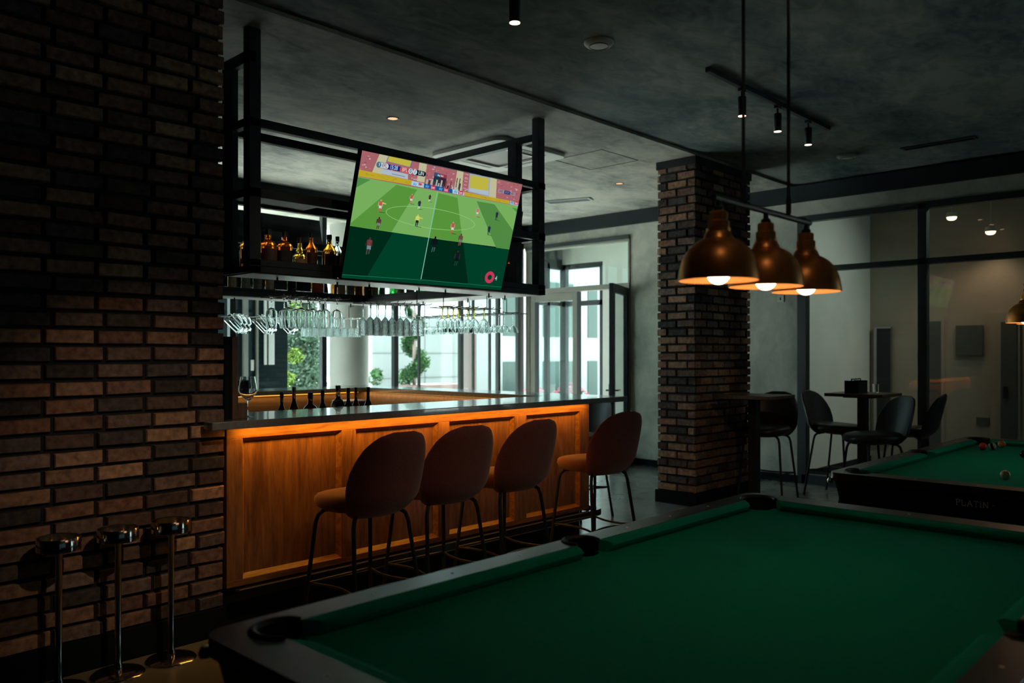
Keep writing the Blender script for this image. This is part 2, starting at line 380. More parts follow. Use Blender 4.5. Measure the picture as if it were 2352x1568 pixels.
# window wall behind the bar: y = 8.5
b = MB(); b.box(-3, 3.2, 8.5, 8.62, 0, 3.46); b.box(3.2, 9.36, 8.5, 8.62, 3.26, 3.46)
struct('wall_back', b, M_CONC, 'concrete lintel and wall around the shopfront windows', 'wall', smooth=0)
struct('highlight_strip_2', MB().box(3.2, 9.16, 8.44, 8.5, 3.265, 3.45), M_BEAM, 'dark beam above the windows behind the bar', 'beam')
struct('highlight_strip_3', MB().box(2.0, 9.36, 8.64, 9.95, 3.27, 3.40), M_CONC, 'pale canopy soffit outside above the shopfront windows', 'canopy', smooth=0)
struct('wall_inner', MB().box(2.0, 2.12, 4.52, 8.5, 0, 3.46), M_BLACKM, 'dark side wall behind the brick wall beside the bar', 'wall')
b = MB(); b.box(-3.12, -3, -3.12, 8.62, -.1, 3.75); b.box(-3, -.4, -3.12, -3, -.1, 3.75); b.box(3.2, 9.36, -3.12, -3, -.1, 3.75); b.box(-.4, 3.2, -3.12, -3, -.1, .8); b.box(-.4, 3.2, -3.12, -3, 2.7, 3.75)
struct('wall_rear', b, M_BLACKM, 'dark walls closing the near side of the room', 'wall')

w = thing('window_1', 'tall shopfront windows behind the bar with dark mullions', 'window', kind='structure')
mull = [3.22, 4.46, 5.65, 6.755, 7.935, 8.69, 9.16]
for i, x in enumerate(mull):
    wd = (0.04, 0.035, 0.032, 0.034, 0.026, 0.022, 0.06)[i]
    MB().box(x-wd, x+wd, 8.50, 8.57, 0, 3.26).build('mullion', M_FRAME, w, bevel=.004)
for x in (7.152, 8.165, 8.50): MB().box(x-.011, x+.011, 8.5, 8.54, 0, 3.26).build('glazing_bar', M_FRAME, w)
MB().box(3.2, 9.2, 8.48, 8.60, 0, 0.10).build('sill', M_FRAME, w); MB().box(3.2, 9.2, 8.48, 8.60, 3.20, 3.26).build('head', M_FRAME, w)
for i in range(len(mull)-1): MB().box(mull[i]+.03, mull[i+1]-.03, 8.535, 8.545, .1, 3.21).build('pane', M_PANE, w)
w = thing('rear_fill_window', 'added tinted fill window in the wall behind the viewer', 'window', kind='structure')  # added out of view as soft fill for surfaces facing the viewer
MB().box(-.4, 3.2, -3.07, -3.06, .8, 2.7).build('pane', pane('tinted_pane', (.085, .115, .125)), w); MB().box(1.37, 1.43, -3.1, -3.02, .8, 2.7).build('mullion', M_FRAME, w)
# round column in front of the windows
tag(MB().lathe([(0.265, -.03), (0.265, 3.27)], 48, (6.65, 9.41, 0)).build('round_column', M_COLUMN), 'round grey painted column outside the windows behind the bar', 'column', kind='structure')

# entrance door: frame, closed leaf, open leaf, transom light
d = thing('door_1', 'glazed entrance double door in taupe frame, right leaf open', 'door', kind='structure')
b = MB(); b.box(9.20, 9.30, 8.36, 8.44, 0, 3.10); b.box(9.20, 9.30, 6.52, 6.55, 0, 3.10); b.box(9.19, 9.30, 6.52, 8.44, 2.405, 2.475); b.box(9.19, 9.31, 6.52, 8.44, 3.05, 3.11)
b.build('door_frame', M_TAUPE, d, bevel=.004)
MB().box(9.185, 9.20, 6.52, 8.44, 3.075, 3.13).build('head_trim', M_FRAME, d)
MB().box(9.245, 9.255, 6.55, 8.36, 2.475, 3.05).build('transom_pane', M_PANE, d)
b = MB(); b.box(9.21, 9.26, 8.26, 8.36, .02, 2.40); b.box(9.21, 9.26, 7.44, 7.53, .02, 2.40); b.box(9.21, 9.26, 7.53, 8.26, 2.28, 2.40); b.box(9.21, 9.26, 7.53, 8.26, .02, .16)
lf = b.build('door_leaf', M_TAUPE, d, bevel=.004)
MB().box(9.231, 9.239, 7.53, 8.26, .16, 2.28).build('pane', M_PANE, lf)
b = MB(); b.box(9.20, 9.255, 7.405, 7.44, .02, 2.40); b.box(9.205, 9.215, 8.18, 8.26, .16, 2.28); b.build('gasket', M_FRAME, lf)
# the open leaf, hinged on the right jamb and swung into the room
od = bpy.data.objects.new('open_leaf', None); COL.objects.link(od); od.parent = d; od.location = (9.19, 6.56, 0); od.rotation_euler = (0, 0, R(180+23))
b = MB(); b.box(0, .09, -.028, .028, .02, 2.40); b.box(.79, .90, -.028, .028, .02, 2.40); b.box(.09, .79, -.028, .028, 2.29, 2.40); b.box(.09, .79, -.028, .028, .02, .16)
b.build('leaf_frame', M_FRAME, od, bevel=.004)
MB().box(.09, .79, -.004, .004, .16, 2.29).build('pane', M_PANE, od)
b = MB()
for s in (-1, 1):
    b.box(.82, .87, .028*s, .04*s, .86, 1.12); b.tube([(.845, .03*s, 1.04), (.845, .075*s, 1.04), (.74, .08*s, 1.04)], .011, 8)
b.build('door_handle', M_CHROME, od)
b = MB()
for z in (.4, 1.35, 2.1): b.tube([(-.012, 0, z-.06), (-.012, 0, z+.06)], .016, 8)
b.build('hinge', M_BLACK, od)

# draught lobby outside the door
b = MB(); b.box(10.1, 10.22, 6.42, 7.66, 0, 3.35); b.box(9.36, 10.22, 6.40, 6.46, 3.1, 3.35); b.box(10.1, 10.22, 7.66, 8.62, 2.93, 3.35)
struct('wall_lobby', b, M_WHITEP, 'white wall of the small entrance lobby beyond the door', 'wall', smooth=0)
struct('ceiling_lobby', MB().box(9.3, 10.3, 6.4, 8.62, 3.30, 3.42), M_WHITEP, 'white ceiling of the small entrance lobby', 'ceiling', smooth=0)
struct('floor_lobby', MB().box(9.36, 10.3, 6.4, 8.62, -.12, -0.002), pm('lobby_tile', (.62, .62, .58), .5), 'pale floor of the small entrance lobby', 'floor')
w = thing('window_2', 'dark framed glazing of the entrance lobby', 'window', kind='structure')
b = MB(); b.box(10.10, 10.18, 7.66, 7.72, 0, 2.93); b.box(10.10, 10.18, 8.40, 8.52, 0, 2.93); b.box(10.1, 10.18, 7.66, 8.5, 2.85, 2.93); b.box(10.1, 10.18, 7.66, 8.5, 2.26, 2.34); b.box(10.1, 10.18, 7.66, 8.5, 0, .1)
b.box(9.36, 10.1, 8.47, 8.55, 2.85, 2.93); b.box(9.74, 9.80, 8.47, 8.55, 0, 2.93); b.box(9.36, 10.1, 8.47, 8.55, 0, .1); b.box(9.36, 10.1, 8.47, 8.55, 2.93, 3.35); b.box(9.36, 10.1, 8.47, 8.55, 2.27, 2.33)
b.build('frame', M_FRAME, w)
b = MB(); b.box(10.13, 10.14, 7.72, 8.42, .1, 2.85); b.box(9.36, 10.1, 8.505, 8.512, .1, 2.85); b.box(9.36, 10.1, 6.43, 6.437, .1, 3.1); b.build('pane', M_PANE, w)  # unseen right-hand pane replaces a wall so daylight brightens the lobby

# glass partition on the right and the room behind it
w = thing('window_3', 'black framed glass partition on the right of the room', 'window', kind='structure')
for y, wd in ((4.10, .055), (2.795, .045), (1.30, .045), (-.2, .045), (-1.7, .045)): MB().box(9.20, 9.30, y-wd, y+wd, 0, 3.09).build('post', M_FRAME, w, bevel=.004)
MB().box(9.20, 9.30, -3, 4.15, 3.03, 3.10).build('head', M_FRAME, w); MB().box(9.20, 9.30, -3, 4.1, 2.445, 2.505).build('transom', M_FRAME, w); MB().box(9.20, 9.30, -3, 4.1, 0, .11).build('sill', M_FRAME, w)
for y0, y1 in ((2.84, 4.045), (1.345, 2.75), (-.155, 1.255), (-1.655, -.245), (-3, -1.745)): MB().box(9.246, 9.252, y0, y1, .1, 3.04).build('pane', M_PANEI, w)
struct('wall_side', MB().box(9.36, 11.7, 4.20, 4.32, 0, 3.46), M_WHITEP, 'white side wall of the room beyond the glass partition', 'wall', smooth=0)
b = MB(); b.box(11.62, 11.74, -3, 4.32, 0, 3.46)
struct('wall_end', b, M_BEIGEP, 'beige end wall of the room beyond the glass partition', 'wall', smooth=0)
struct('baseboard_side', MB().box(9.36, 11.62, 4.185, 4.20, 0, .10), M_TRIM, 'dark baseboard of the white wall beyond the glass', 'baseboard')
b = MB(); b.box(9.3, 11.7, -2.1, -2, 0, .1); b.box(9.3, 11.7, -2.1, -2, 3.25, 3.46)
struct('wall_far', b, M_BEIGEP, 'wall around the added side window of the room beyond', 'wall', smooth=0)
struct('side_fill_window', MB().box(9.3, 11.62, -2.06, -2.05, .1, 3.25), pane('smoked_pane', (.40, .43, .43)), 'added side window of the room beyond the glass partition', 'window')  # unseen window put in to light the white wall opposite
d = thing('door_2', 'grey door in the beige wall beyond the glass', 'door', kind='structure')
MB().box(11.59, 11.62, 2.40, 2.72, 0, 2.02).build('door_frame', M_BEIGEP, d); MB().box(11.575, 11.60, 2.43, 2.60, 0, 1.90).build('door_leaf', M_GREYP, d); MB().box(11.55, 11.58, 2.53, 2.57, .95, 1.10).build('door_handle', M_BLACK, d)
d = thing('door_3', 'narrow shadowed doorway in the beige wall beside the partition post', 'door', kind='structure')
MB().box(11.59, 11.62, 3.26, 3.52, 0, 1.96).build('door_frame', M_BEIGEP, d); MB().box(11.58, 11.60, 3.29, 3.50, 0, 1.93).build('door_leaf', M_GREYP, d)
tag(MB().box(11.57, 11.62, 2.80, 3.11, 1.48, 1.87).build('fuse_panel', M_GREYP, bevel=.006), 'square grey panel on the beige wall beyond the glass', 'wall panel')
t = thing('wall_screen', 'tall narrow dark display on the beige wall beyond the glass', 'display', (11.62, 4.02, 0))
MB().box(-.06, 0, -.11, .11, .30, 1.87).build('casing', M_STEEL, t); MB().box(-.066, -.06, -.11, .07, .32, 1.85).build('screen', M_BLACKG, t)
tag(MB().box(11.60, 11.62, 2.73, 2.88, .60, .70).build('wall_grille', M_GREYP, bevel=.003), 'small dark grille low on the beige wall beyond the glass', 'grille')

# ================================================================ BAR COUNTER
bar = thing('bar_counter', 'long wooden bar counter with dark top and orange under-lit panels', 'bar counter')
b = MB()
b.prism([[(1.985, 4.0), (5.62, 4.0), (5.62, 7.60), (3.0, 7.60), (3.0, 7.04), (5.20, 7.04), (5.20, 4.57), (2.13, 4.57), (2.13, 4.10), (1.985, 4.10)]], 1.107, 1.149)
b.build('countertop', M_STONE, bar, bevel=.004)
# front panelling: frame and bevelled recessed panels on y = 4.15
PAN = [(2.235, 2.88), (2.982, 3.655), (3.754, 4.403), (4.531, 5.171)]
Z0, Z1 = 0.272, 1.04
b = MB(); b.box(2.14, 5.29, 4.15, 4.19, .235, Z0); b.box(2.14, 5.29, 4.15, 4.19, Z1, 1.107)
b.build('frame_rail', M_WOODX, bar, bevel=.002)
xs = [2.14] + [v for p in PAN for v in p] + [5.29]
for i in range(0, len(xs), 2): MB().box(xs[i], xs[i+1], 4.15, 4.19, Z0, Z1).build('frame_stile', M_WOOD, bar, bevel=.002)
for x0, x1 in PAN:
    p = MB().box(x0, x1, 4.183, 4.20, Z0, Z1).build('front_panel', M_WOOD, bar)
    b = MB(); w_ = .022
    o_ = [(x0, 4.158, Z0), (x1, 4.158, Z0), (x1, 4.158, Z1), (x0, 4.158, Z1)]
    n_ = [(x0+w_, 4.183, Z0+w_), (x1-w_, 4.183, Z0+w_), (x1-w_, 4.183, Z1-w_), (x0+w_, 4.183, Z1-w_)]
    for q in range(4): b.add([o_[q], o_[(q+1) % 4], n_[(q+1) % 4], n_[q]], [(0, 1, 2, 3)])
    b.build('molding', M_WOODX, p, smooth=0)
b = MB(); b.box(5.27, 5.29, 4.19, 7.45, .235, 1.107); b.box(3.0, 5.27, 7.43, 7.45, .235, 1.107)
b.build('side_panel', M_WOOD, bar)
b = MB(); b.box(2.14, 5.20, 4.56, 4.58, .1, 1.107); b.box(5.14, 5.16, 4.58, 7.10, .1, 1.107); b.box(3.0, 5.14, 7.10, 7.12, .1, 1.107)
b.build('inner_panel', M_PLY, bar)
b = MB(); b.box(2.14, 5.25, 4.22, 4.28, 0, .235); b.box(5.19, 5.25, 4.28, 7.40, 0, .235); b.box(3.0, 5.19, 7.36, 7.40, 0, .235)
b.build('plinth', M_BLACKM, bar)
# black foot rail bent round the corner, on brackets, steel lines standing in for its edge highlights
pts = [(2.16, 4.085)] + arc(5.30, 4.085+.11, .11, -90, 0, 8) + [(5.41, 7.2)]
b = MB()
P2 = [(p[0], p[1]) for p in pts]; nrm = []
for i, p in enumerate(P2):
    a = P2[max(i-1, 0)]; c = P2[min(i+1, len(P2)-1)]; dx, dy = c[0]-a[0], c[1]-a[1]; L = math.hypot(dx, dy); nrm.append((dy/L, -dx/L))
vs = []
for (x, y), (nx, ny) in zip(P2, nrm):
    for s, z in ((.018, .188), (.018, .238), (-.018, .238), (-.018, .188)): vs.append((x+nx*s, y+ny*s, z))
fs = [(i*4+k, i*4+(k+1) % 4, i*4+4+(k+1) % 4, i*4+4+k) for i in range(len(P2)-1) for k in range(4)] + [(0, 1, 2, 3)]
b.add(vs, fs)
for x in (2.5, 3.3, 4.1, 4.9): b.box(x-.02, x+.02, 4.10, 4.24, .19, .215)
fr = b.build('foot_rail', M_BLACKG, bar, bevel=.003)
b = MB(); b.tube([(2.17, 4.066, .239), (5.28, 4.066, .239)], .0035, 6); b.tube([(2.75, 4.066, .187), (5.28, 4.066, .187)], .0025, 6)
b.build('highlight_strip', M_STEEL, fr)
b = MB(); b.box(2.2, 5.25, 4.075, 4.09, 1.1035, 1.107); b.box(5.165, 5.175, 4.8, 7.0, 1.100, 1.107); b.box(3.1, 5.1, 7.06, 7.07, 1.100, 1.107)
b.build('light_strip', M_LED, bar)
light('bar_front_glow', 'AREA', (3.72, 4.095, 1.1), 9.5, WARM, (R(8), 0, 0), shape='RECTANGLE', size=3.05, size_y=.02)
light('bar_inner_glow', 'AREA', (4.1, 7.07, 1.098), .75, (1, .55, .22), (R(-20), 0, 0), shape='RECTANGLE', size=2.0, size_y=.02)
light('bar_side_glow', 'AREA', (5.11, 5.9, 1.098), .65, (1, .55, .22), (0, R(-20), 0), shape='RECTANGLE', size=.02, size_y=2.2)
light('bar_corner_glow', 'SPOT', (4.96, 6.98, 1.095), 2.0, (1, .6, .22), (R(14), R(-6), 0), spot_size=R(38), spot_blend=.4, shadow_soft_size=.01)
# back-of-house work counter inside the bar
wk = thing('work_counter', 'steel work counter with sink ledge inside the bar', 'work counter')
MB().box(3.0, 5.13, 6.50, 7.09, .86, .90).build('worktop', M_STEEL, wk, bevel=.003); MB().box(3.05, 5.1, 6.55, 7.07, 0, .86).build('cabinet', M_BLACKM, wk)
wk = thing('service_counter', 'dark low service counter behind the front of the bar', 'work counter')
MB().box(2.14, 5.13, 4.585, 5.0, .91, .95).build('worktop', M_BLACKM, wk, bevel=.003); MB().box(2.2, 5.1, 4.62, 4.95, 0, .91).build('cabinet', M_BLACKM, wk)
# upright board at the left end of the counter
t = thing('end_board', 'upright brown board closing the left end of the bar', 'end board', (2.14, 4.13, 1.149))
MB().box(-.02, .015, .0, .38, 0, .445).build('black_face', M_BLACKM, t); MB().box(.015, .05, -.015, .40, 0, .445).build('board', M_DKWOOD, t, bevel=.003)
MB().box(.05, .106, -.012, .03, 0, .085).build('ledge_block', M_DKWOOD, t, bevel=.003)

# ================================================================ STOOLS
WK = [(0, .50), (.06, .74), (.14, .88), (.26, .97), (.40, 1.0), (.56, .985), (.70, .92), (.82, .82), (.90, .70), (.95, .57), (.98, .44), (1.0, .26)]
def prof_w(t):
    for (a, p), (b_, q) in zip(WK, WK[1:]):
        if t <= b_: return p+(q-p)*(t-a)/(b_-a)
    return WK[-1][1]
def make_stool(name, label, m_out, m_in, group=None):
    t = thing(name, label, 'bar stool', group=group)
    # curved shell back, open towards +y
    nu, nv = 20, 22; front = []; back = []
    for j in range(nv+1):
        v = j/nv; tt = .03 + .97*v
        wd = .250*prof_w(tt)
        for i in range(nu+1):
            s = -1+2*i/nu
            x = s*wd; z = .635+.465*tt
            y = -.195 - .11*tt + .10*(abs(x)/.25)**2.2*(1-.25*tt) + .11*max(0, 1-tt/.3)**2
            th = .034*math.sqrt(max(0, 1-s**4*.92))*(1-max(0, (tt-.88)/.16)**2*.7)
            front.append((x, y, z)); back.append((x*1.01, y-th, z+(.004 if tt > .9 else 0)))
    for nm, first in (('backrest', True),):
        b = MB(); k = nu+1; n = len(front); g = lambda i, j: j*k+i
        vs = front+back; fs = []; mi = []
        for j in range(nv):
            for i in range(nu):
                fs.append((g(i, j), g(i+1, j), g(i+1, j+1), g(i, j+1))); mi.append(1)
                fs.append((n+g(i, j), n+g(i, j+1), n+g(i+1, j+1), n+g(i+1, j))); mi.append(0)
        for j in range(nv):
            for i in (0, nu): fs.append((g(i, j), g(i, j+1), n+g(i, j+1), n+g(i, j))); mi.append(0)
        for i in range(nu):
            for j in (0, nv): fs.append((g(i, j), g(i+1, j), n+g(i+1, j), n+g(i, j))); mi.append(0)
        b.add(vs, fs); b.mi = mi
        b.build(nm, [m_out, m_in], t, smooth=60)
    # seat pad: stacked rounded outlines
    b = MB(); L = [(.655, .50), (.668, .80), (.69, .95), (.715, 1.0), (.738, .985), (.752, .93), (.760, .80), (.763, .4), (.764, .02)]
    N = 36; vs = []; fs = []
    for z, k in L:
        for q in range(N):
            a = 2*PI*q/N; e = 2.6
            r_ = (abs(math.cos(a))**e+abs(math.sin(a))**e)**(-1/e)
            x, y = .225*k*r_*math.cos(a), .255*k*r_*math.sin(a)
            x *= 1 - .10*max(0, y/.235)
            vs.append((x, y+.055, z + .012*max(0, -y/.235) - (.012*max(0, y/.235)**2)))
    for i in range(len(L)-1):
        for q in range(N): fs.append((i*N+q, i*N+(q+1) % N, (i+1)*N+(q+1) % N, (i+1)*N+q))
    fs.append(tuple(range(N)))
    b.add(vs, fs); b.build('seat', m_out, t, smooth=60)
    feet = []
    for sx, sy in ((-1, 1), (1, 1), (-1, -1), (1, -1)):
        x0, y0, x1, y1 = .10*sx, .035+.09*sy, .235*sx, .02+.235*sy
        b = MB(); pts = [(x0, y0, .668), (x0*1.45, y0+.045*sy, .662), (x0*1.72, y0+.065*sy, .640), (x0*1.84, y0+.074*sy, .60), (x1, y1, 0.0)]
        b.tube(pts, .0115, 10); b.build('leg', M_BLACK, t); feet.append((x0*1.84, y0+.074*sy, .60, x1, y1))
    z = .27; at = [(f[0]+(f[3]-f[0])*(.60-z)/.60, f[1]+(f[4]-f[1])*(.60-z)/.60) for f in feet]
    ring = [at[0]] + [(at[0][0]+(at[1][0]-at[0][0])*q/8, at[0][1]) for q in range(1, 8)] + [at[1]]
    def bow(p, q, dx, dy, n=8): return [(p[0]+(q[0]-p[0])*i/n+dx*math.sin(PI*i/n), p[1]+(q[1]-p[1])*i/n+dy*math.sin(PI*i/n)) for i in range(1, n)]
    ring += bow(at[1], at[3], -.05, 0) + [at[3]] + bow(at[3], at[2], 0, .07) + [at[2]] + bow(at[2], at[0], .05, 0)
    MB().tube([(x, y, z) for x, y in ring], .008, 8, closed=True).build('footrest', M_BLACK, t)
    return t
s0 = make_stool('bar_stool', 'brown velvet stool nearest the brick wall, in front of first bar panels', M_VELVET, M_VELVET)
s0.location = (2.655, 3.60, 0); s0.rotation_euler.z = R(2)
dup(s0, (3.175, 3.60, 0), R(-4), 'brown velvet stool at bar front, second from the brick wall')
dup(s0, (3.75, 3.61, 0), R(-1), 'brown velvet stool at bar front, third from the brick wall')
dup(s0, (4.70, 3.62, 0), R(-7), 'brown velvet stool standing apart near the right end of the bar front')
s1 = make_stool('bar_stool', 'stool with grey sheen on its backrest beyond the right end of the bar', M_VELVET, M_LEATHER)
s1.location = (5.93, 4.78, 0); s1.rotation_euler.z = R(90)
s2 = make_stool('bar_stool', 'dark stool pushed up to the high table beside the brick pillar', M_LEATHER, M_LEATHER)
s2.location = (8.0, 3.92, 0); s2.rotation_euler.z = R(96)
dup(s2, (8.70, 3.52, 0), R(174), 'dark stool in front of the black partition post, its back towards the pillar')
dup(s2, (7.98, 2.82, 0), R(52), 'dark stool at the far high table nearest the second pool table')
dup(s2, (8.86, 2.80, 0), R(8), 'dark stool at the far high table standing against the glass mullion')

# ================================================================ HIGH TABLES
def make_high_table(label, loc):
    t = thing('high_table', label, 'high table', loc)
    h = loc[2] if len(loc) > 2 else 0
    MB().box(-.29, .29, -.29, .29, 1.065, 1.098).build('table_top', M_TABLEW, t, bevel=.004)
    MB().box(-.045, .045, -.045, .045, .02, 1.065).build('pedestal', M_BLACK, t, bevel=.003)
    MB().box(-.165, .165, -.165, .165, 0, .02).build('base', M_BLACK, t, bevel=.004)
    MB().box(-.15, .15, -.15, .15, 1.05, 1.066).build('top_plate', M_BLACK, t)
    return t
t1 = make_high_table('square brown high table standing against the brick pillar', (7.53, 3.84, 0))
t2 = dup(t1, (8.66, 3.20, 0), 0, 'square dark high table with black caddy in front of the glass')
for c in t2.children:
    c.location.z += 0.0
t = thing('table_caddy', 'black napkin caddy on the high table by the glass', 'caddy', (8.60, 3.25, 1.098))
b = MB(); b.box(-.13, .13, -.07, .07, 0, .02); b.box(-.13, .13, -.07, -.055, .02, .11); b.box(-.13, .13, .055, .07, .02, .11); b.box(-.13, -.115, -.07, .07, .02, .13); b.box(.115, .13, -.07, .07, .02, .13)
b.build('tray', M_BLACKM, t, bevel=.003); MB().tube([(-.12, 0, .12), (-.12, 0, .145), (.12, 0, .145), (.12, 0, .12)], .006, 8).build('handle', M_BLACK, t)
MB().box(-.10, .10, -.045, .045, .02, .10).build('napkin_stack', label_mat('napkin', (.05, .05, .05)), t)
tag(MB().lathe([(.028, 0), (.032, .09), (.029, .09), (.026, .008), (0.001, .008)], 20, close=False).build('tumbler', M_GLASS, loc=(8.74, 3.10, 1.099)), 'small clear tumbler beside the black caddy on high table', 'glass')

# ================================================================ POOL TABLES
def make_pool(label, loc):
    t = thing('pool_table', label, 'pool table', loc)
    XI, YI, XO, YO = 1.32, .687, 1.452, .788
    # inner outline of the rail top with pocket notches (counter-clockwise)
    def corner(sx, sy, r, cx, cy, X, Y):
        dx = math.sqrt(r*r-(Y-cy)**2); dy = math.sqrt(r*r-(X-cx)**2)
        a0 = math.degrees(math.atan2(-dy, X-cx)); a1 = math.degrees(math.atan2(Y-cy, -dx))
        if a1 < a0: a1 += 360
        return [(sx*(cx+r*math.cos(R(a0+(a1-a0)*i/14))), sy*(cy+r*math.sin(R(a0+(a1-a0)*i/14)))) for i in range(15)]
    def side(sy, r, cy, Y):
        dx = math.sqrt(r*r-(Y-cy)**2); a = math.degrees(math.atan2(Y-cy, dx))
        return [(r*math.cos(R(a+(180-2*a)*i/12)), sy*(cy+r*math.sin(R(a+(180-2*a)*i/12)))) for i in range(13)]
    ccx, ccy, cr, scy, sr = 1.288, .655, .078, .715, .068
    q1 = corner(1, 1, cr, ccx, ccy, XI, YI)
    inner = q1 + side(1, sr, scy, YI) + corner(-1, 1, cr, ccx, ccy, XI, YI)[::-1] + corner(-1, -1, cr, ccx, ccy, XI, YI) + side(-1, sr, scy, YI)[::-1] + corner(1, -1, cr, ccx, ccy, XI, YI)[::-1]
    outer = arc(XO-.07, YO-.07, .07, 0, 90, 6)+arc(-XO+.07, YO-.07, .07, 90, 180, 6)+arc(-XO+.07, -YO+.07, .07, 180, 270, 6)+arc(XO-.07, -YO+.07, .07, 270, 360, 6)
    MB().prism([outer, inner], .752, .80).build('rail', M_RAILW, t, bevel=.004, weld=True)
    # cloth bed with pocket bites
    BX, BY, br = 1.335, .70, .064
    bed = []
    def bite(cx, cy, r, a0, a1, n=10): return [(cx+r*math.cos(R(a0+(a1-a0)*i/n)), cy+r*math.sin(R(a0+(a1-a0)*i/n))) for i in range(n+1)]
    bed += [(BX, .59)] + bite(ccx, ccy, br, -70, -200) + [(1.22, BY)]
    bed += [(.066, BY)] + bite(0, scy, sr-.006, 0-12, -168) + [(-.066, BY)]
    bed += [(-1.22, BY)] + bite(-ccx, ccy, br, 20, -110) + [(-BX, .59)]
    bed += [(-x, -y) for x, y in bed]
    MB().prism([bed], .74, .758).build('cloth_bed', M_CLOTH, t, smooth=0)
    # six cushions
    b = MB()
    def cushion(p, q, n, m0, m1):
        p, q, n = Vector((*p, 0)), Vector((*q, 0)), Vector((*n, 0)); u = (q-p).normalized()
        prof = [(0, .799), (.030, .797), (.050, .789), (.052, .784), (.046, .778), (.034, .760), (0, .756)]
        vs = []
        for e, (base, sgn, m) in enumerate(((p, 1, m0), (q, -1, m1))):
            for d_, z_ in prof: vs.append(tuple(base + n*d_ + u*sgn*d_*m + Vector((0, 0, z_))))
        k = len(prof); fs = [tuple(range(k)), tuple(range(k, 2*k))] + [(i, (i+1) % k, k+(i+1) % k, k+i) for i in range(k)]
        b.add(vs, fs)
    for s in (1, -1):
        cushion((.066, s*YI), (1.215, s*YI), (0, -s), .45, 1.0); cushion((-1.215, s*YI), (-.066, s*YI), (0, -s), 1.0, .45)
        cushion((s*XI, -.58), (s*XI, .58), (-s, 0), 1.0, 1.0)
    b.build('cushion', M_CLOTH, t, smooth=50)
    for (cx, cy, r, a0, a1) in ((ccx, ccy, cr, -62, 152), (-ccx, ccy, cr, 28, 242), (-ccx, -ccy, cr, 118, 332), (ccx, -ccy, cr, 208, 422), (0, scy, sr, -22, 202), (0, -scy, sr, 158, 382)):
        b = MB(); a = arc(cx, cy, r, a0, a1, 16)
        b.tube([(x, y, .797) for x, y in a], [.010]+[.0125]*15+[.010], 8)
        n = len(a); vs = [(x, y, .80) for x, y in a] + [(cx+(x-cx)*.93, cy+(y-cy)*.93, .70) for x, y in a]
        b.add(vs, [(i, i+1, n+i+1, n+i) for i in range(n-1)])
        b.add([(cx, cy, .66)] + [(x, y, .66) for x, y in arc(cx, cy, r*.98, 0, 360, 20)], [(0, i, i+1) for i in range(1, 21)])
        b.lathe([(r*1.0, .655), (r*1.0, .742)], 20, (cx, cy, 0), close=False)
        b.build('pocket', M_RUBBER, t, smooth=60)
    for s in (1, -1):
        for x, y in [(k*.3175, s*.737) for k in (-3, -2, -1, 1, 2, 3)] + [(s*1.385, k*.3175) for k in (-1, 0, 1)]:
            MB().lathe([(.0001, .0004), (.0058, .0010), (.0065, -.0005)], 12, close=False).build('rail_marker', M_PEARL, t, loc=(x, y, .80))
    b = MB()
    def taper(z0, z1, e0, e1):
        vs = [(sx*(XO-e0), sy*(YO-e0), z0) for sx, sy in ((-1, -1), (1, -1), (1, 1), (-1, 1))] + [(sx*(XO-e1), sy*(YO-e1), z1) for sx, sy in ((-1, -1), (1, -1), (1, 1), (-1, 1))]
        b.add(vs, [(0, 1, 5, 4), (1, 2, 6, 5), (2, 3, 7, 6), (3, 0, 4, 7), (0, 1, 2, 3)])
    taper(.46, .752, .085, .03)
    b.build('apron', M_BLACKG, t, bevel=.004)
    for sx in (-1, 1):
        for sy in (-1, 1):
            b = MB(); x, y = sx*1.16, sy*.52
            vs = []
            for z, k in ((0, .065), (.03, .07), (.05, .055), (.40, .085), (.46, .09)): vs += [(x-k, y-k, z), (x+k, y-k, z), (x+k, y+k, z), (x-k, y+k, z)]
            b.add(vs, [(4*i+q, 4*i+(q+1) % 4, 4*i+4+(q+1) % 4, 4*i+4+q) for i in range(4) for q in range(4)] + [(0, 1, 2, 3)])
            b.build('leg', M_BLACKG, t, bevel=.004)
    b = MB()
    for sx in (-1, 1):
        for sy in (-1, 1):
            b.lathe([(.0, -.012), (.014, -.008), (.017, .006), (.010, .02), (0, .022)], 14, (sx*(XO-.012), sy*(YO-.012), .745), close=False)
    b.build('corner_cap', M_CHROME, t)
    return t
make_pool('green pool table filling the foreground', (2.402, 1.203, 0))
p2 = make_pool('second green pool table with balls, beyond the foreground one', (6.272, 1.203, 0))
# maker's lettering on the end of the second table, strokes with serifs
GL = {'P': [((0, 0), (0, 1)), ((0, 1), (.45, .97)), ((.45, .97), (.55, .75)), ((.55, .75), (.42, .52)), ((.42, .52), (0, .5)), ((-.12, 0), (.14, 0)), ((-.12, 1), (.1, 1))],
      'L': [((0, 0), (0, 1)), ((0, 0), (.55, 0)), ((.55, 0), (.58, .22)), ((-.12, 1), (.14, 1)), ((-.12, 0), (.1, 0))],
      'A': [((0, 0), (.34, 1)), ((.34, 1), (.68, 0)), ((.14, .36), (.54, .36)), ((-.12, 0), (.12, 0)), ((.56, 0), (.80, 0))],
      'T': [((.34, 0), (.34, 1)), ((0, 1), (.68, 1)), ((0, 1), (0, .78)), ((.68, 1), (.68, .78)), ((.2, 0), (.48, 0))],
      'i': [((.1, 0), (.1, .78)), ((.1, .95), (.1, 1.08)), ((-.02, 0), (.22, 0)), ((-.02, .78), (.16, .78))],
      'N': [((0, 0), (0, 1)), ((0, 1), (.62, 0)), ((.62, 0), (.62, 1)), ((-.12, 0), (.12, 0)), ((.5, 1), (.74, 1)), ((-.12, 1), (.04, 1))],
      '-': [((0, .5), (.32, .5))]}
b = MB(); cur = 0.0; S = .031
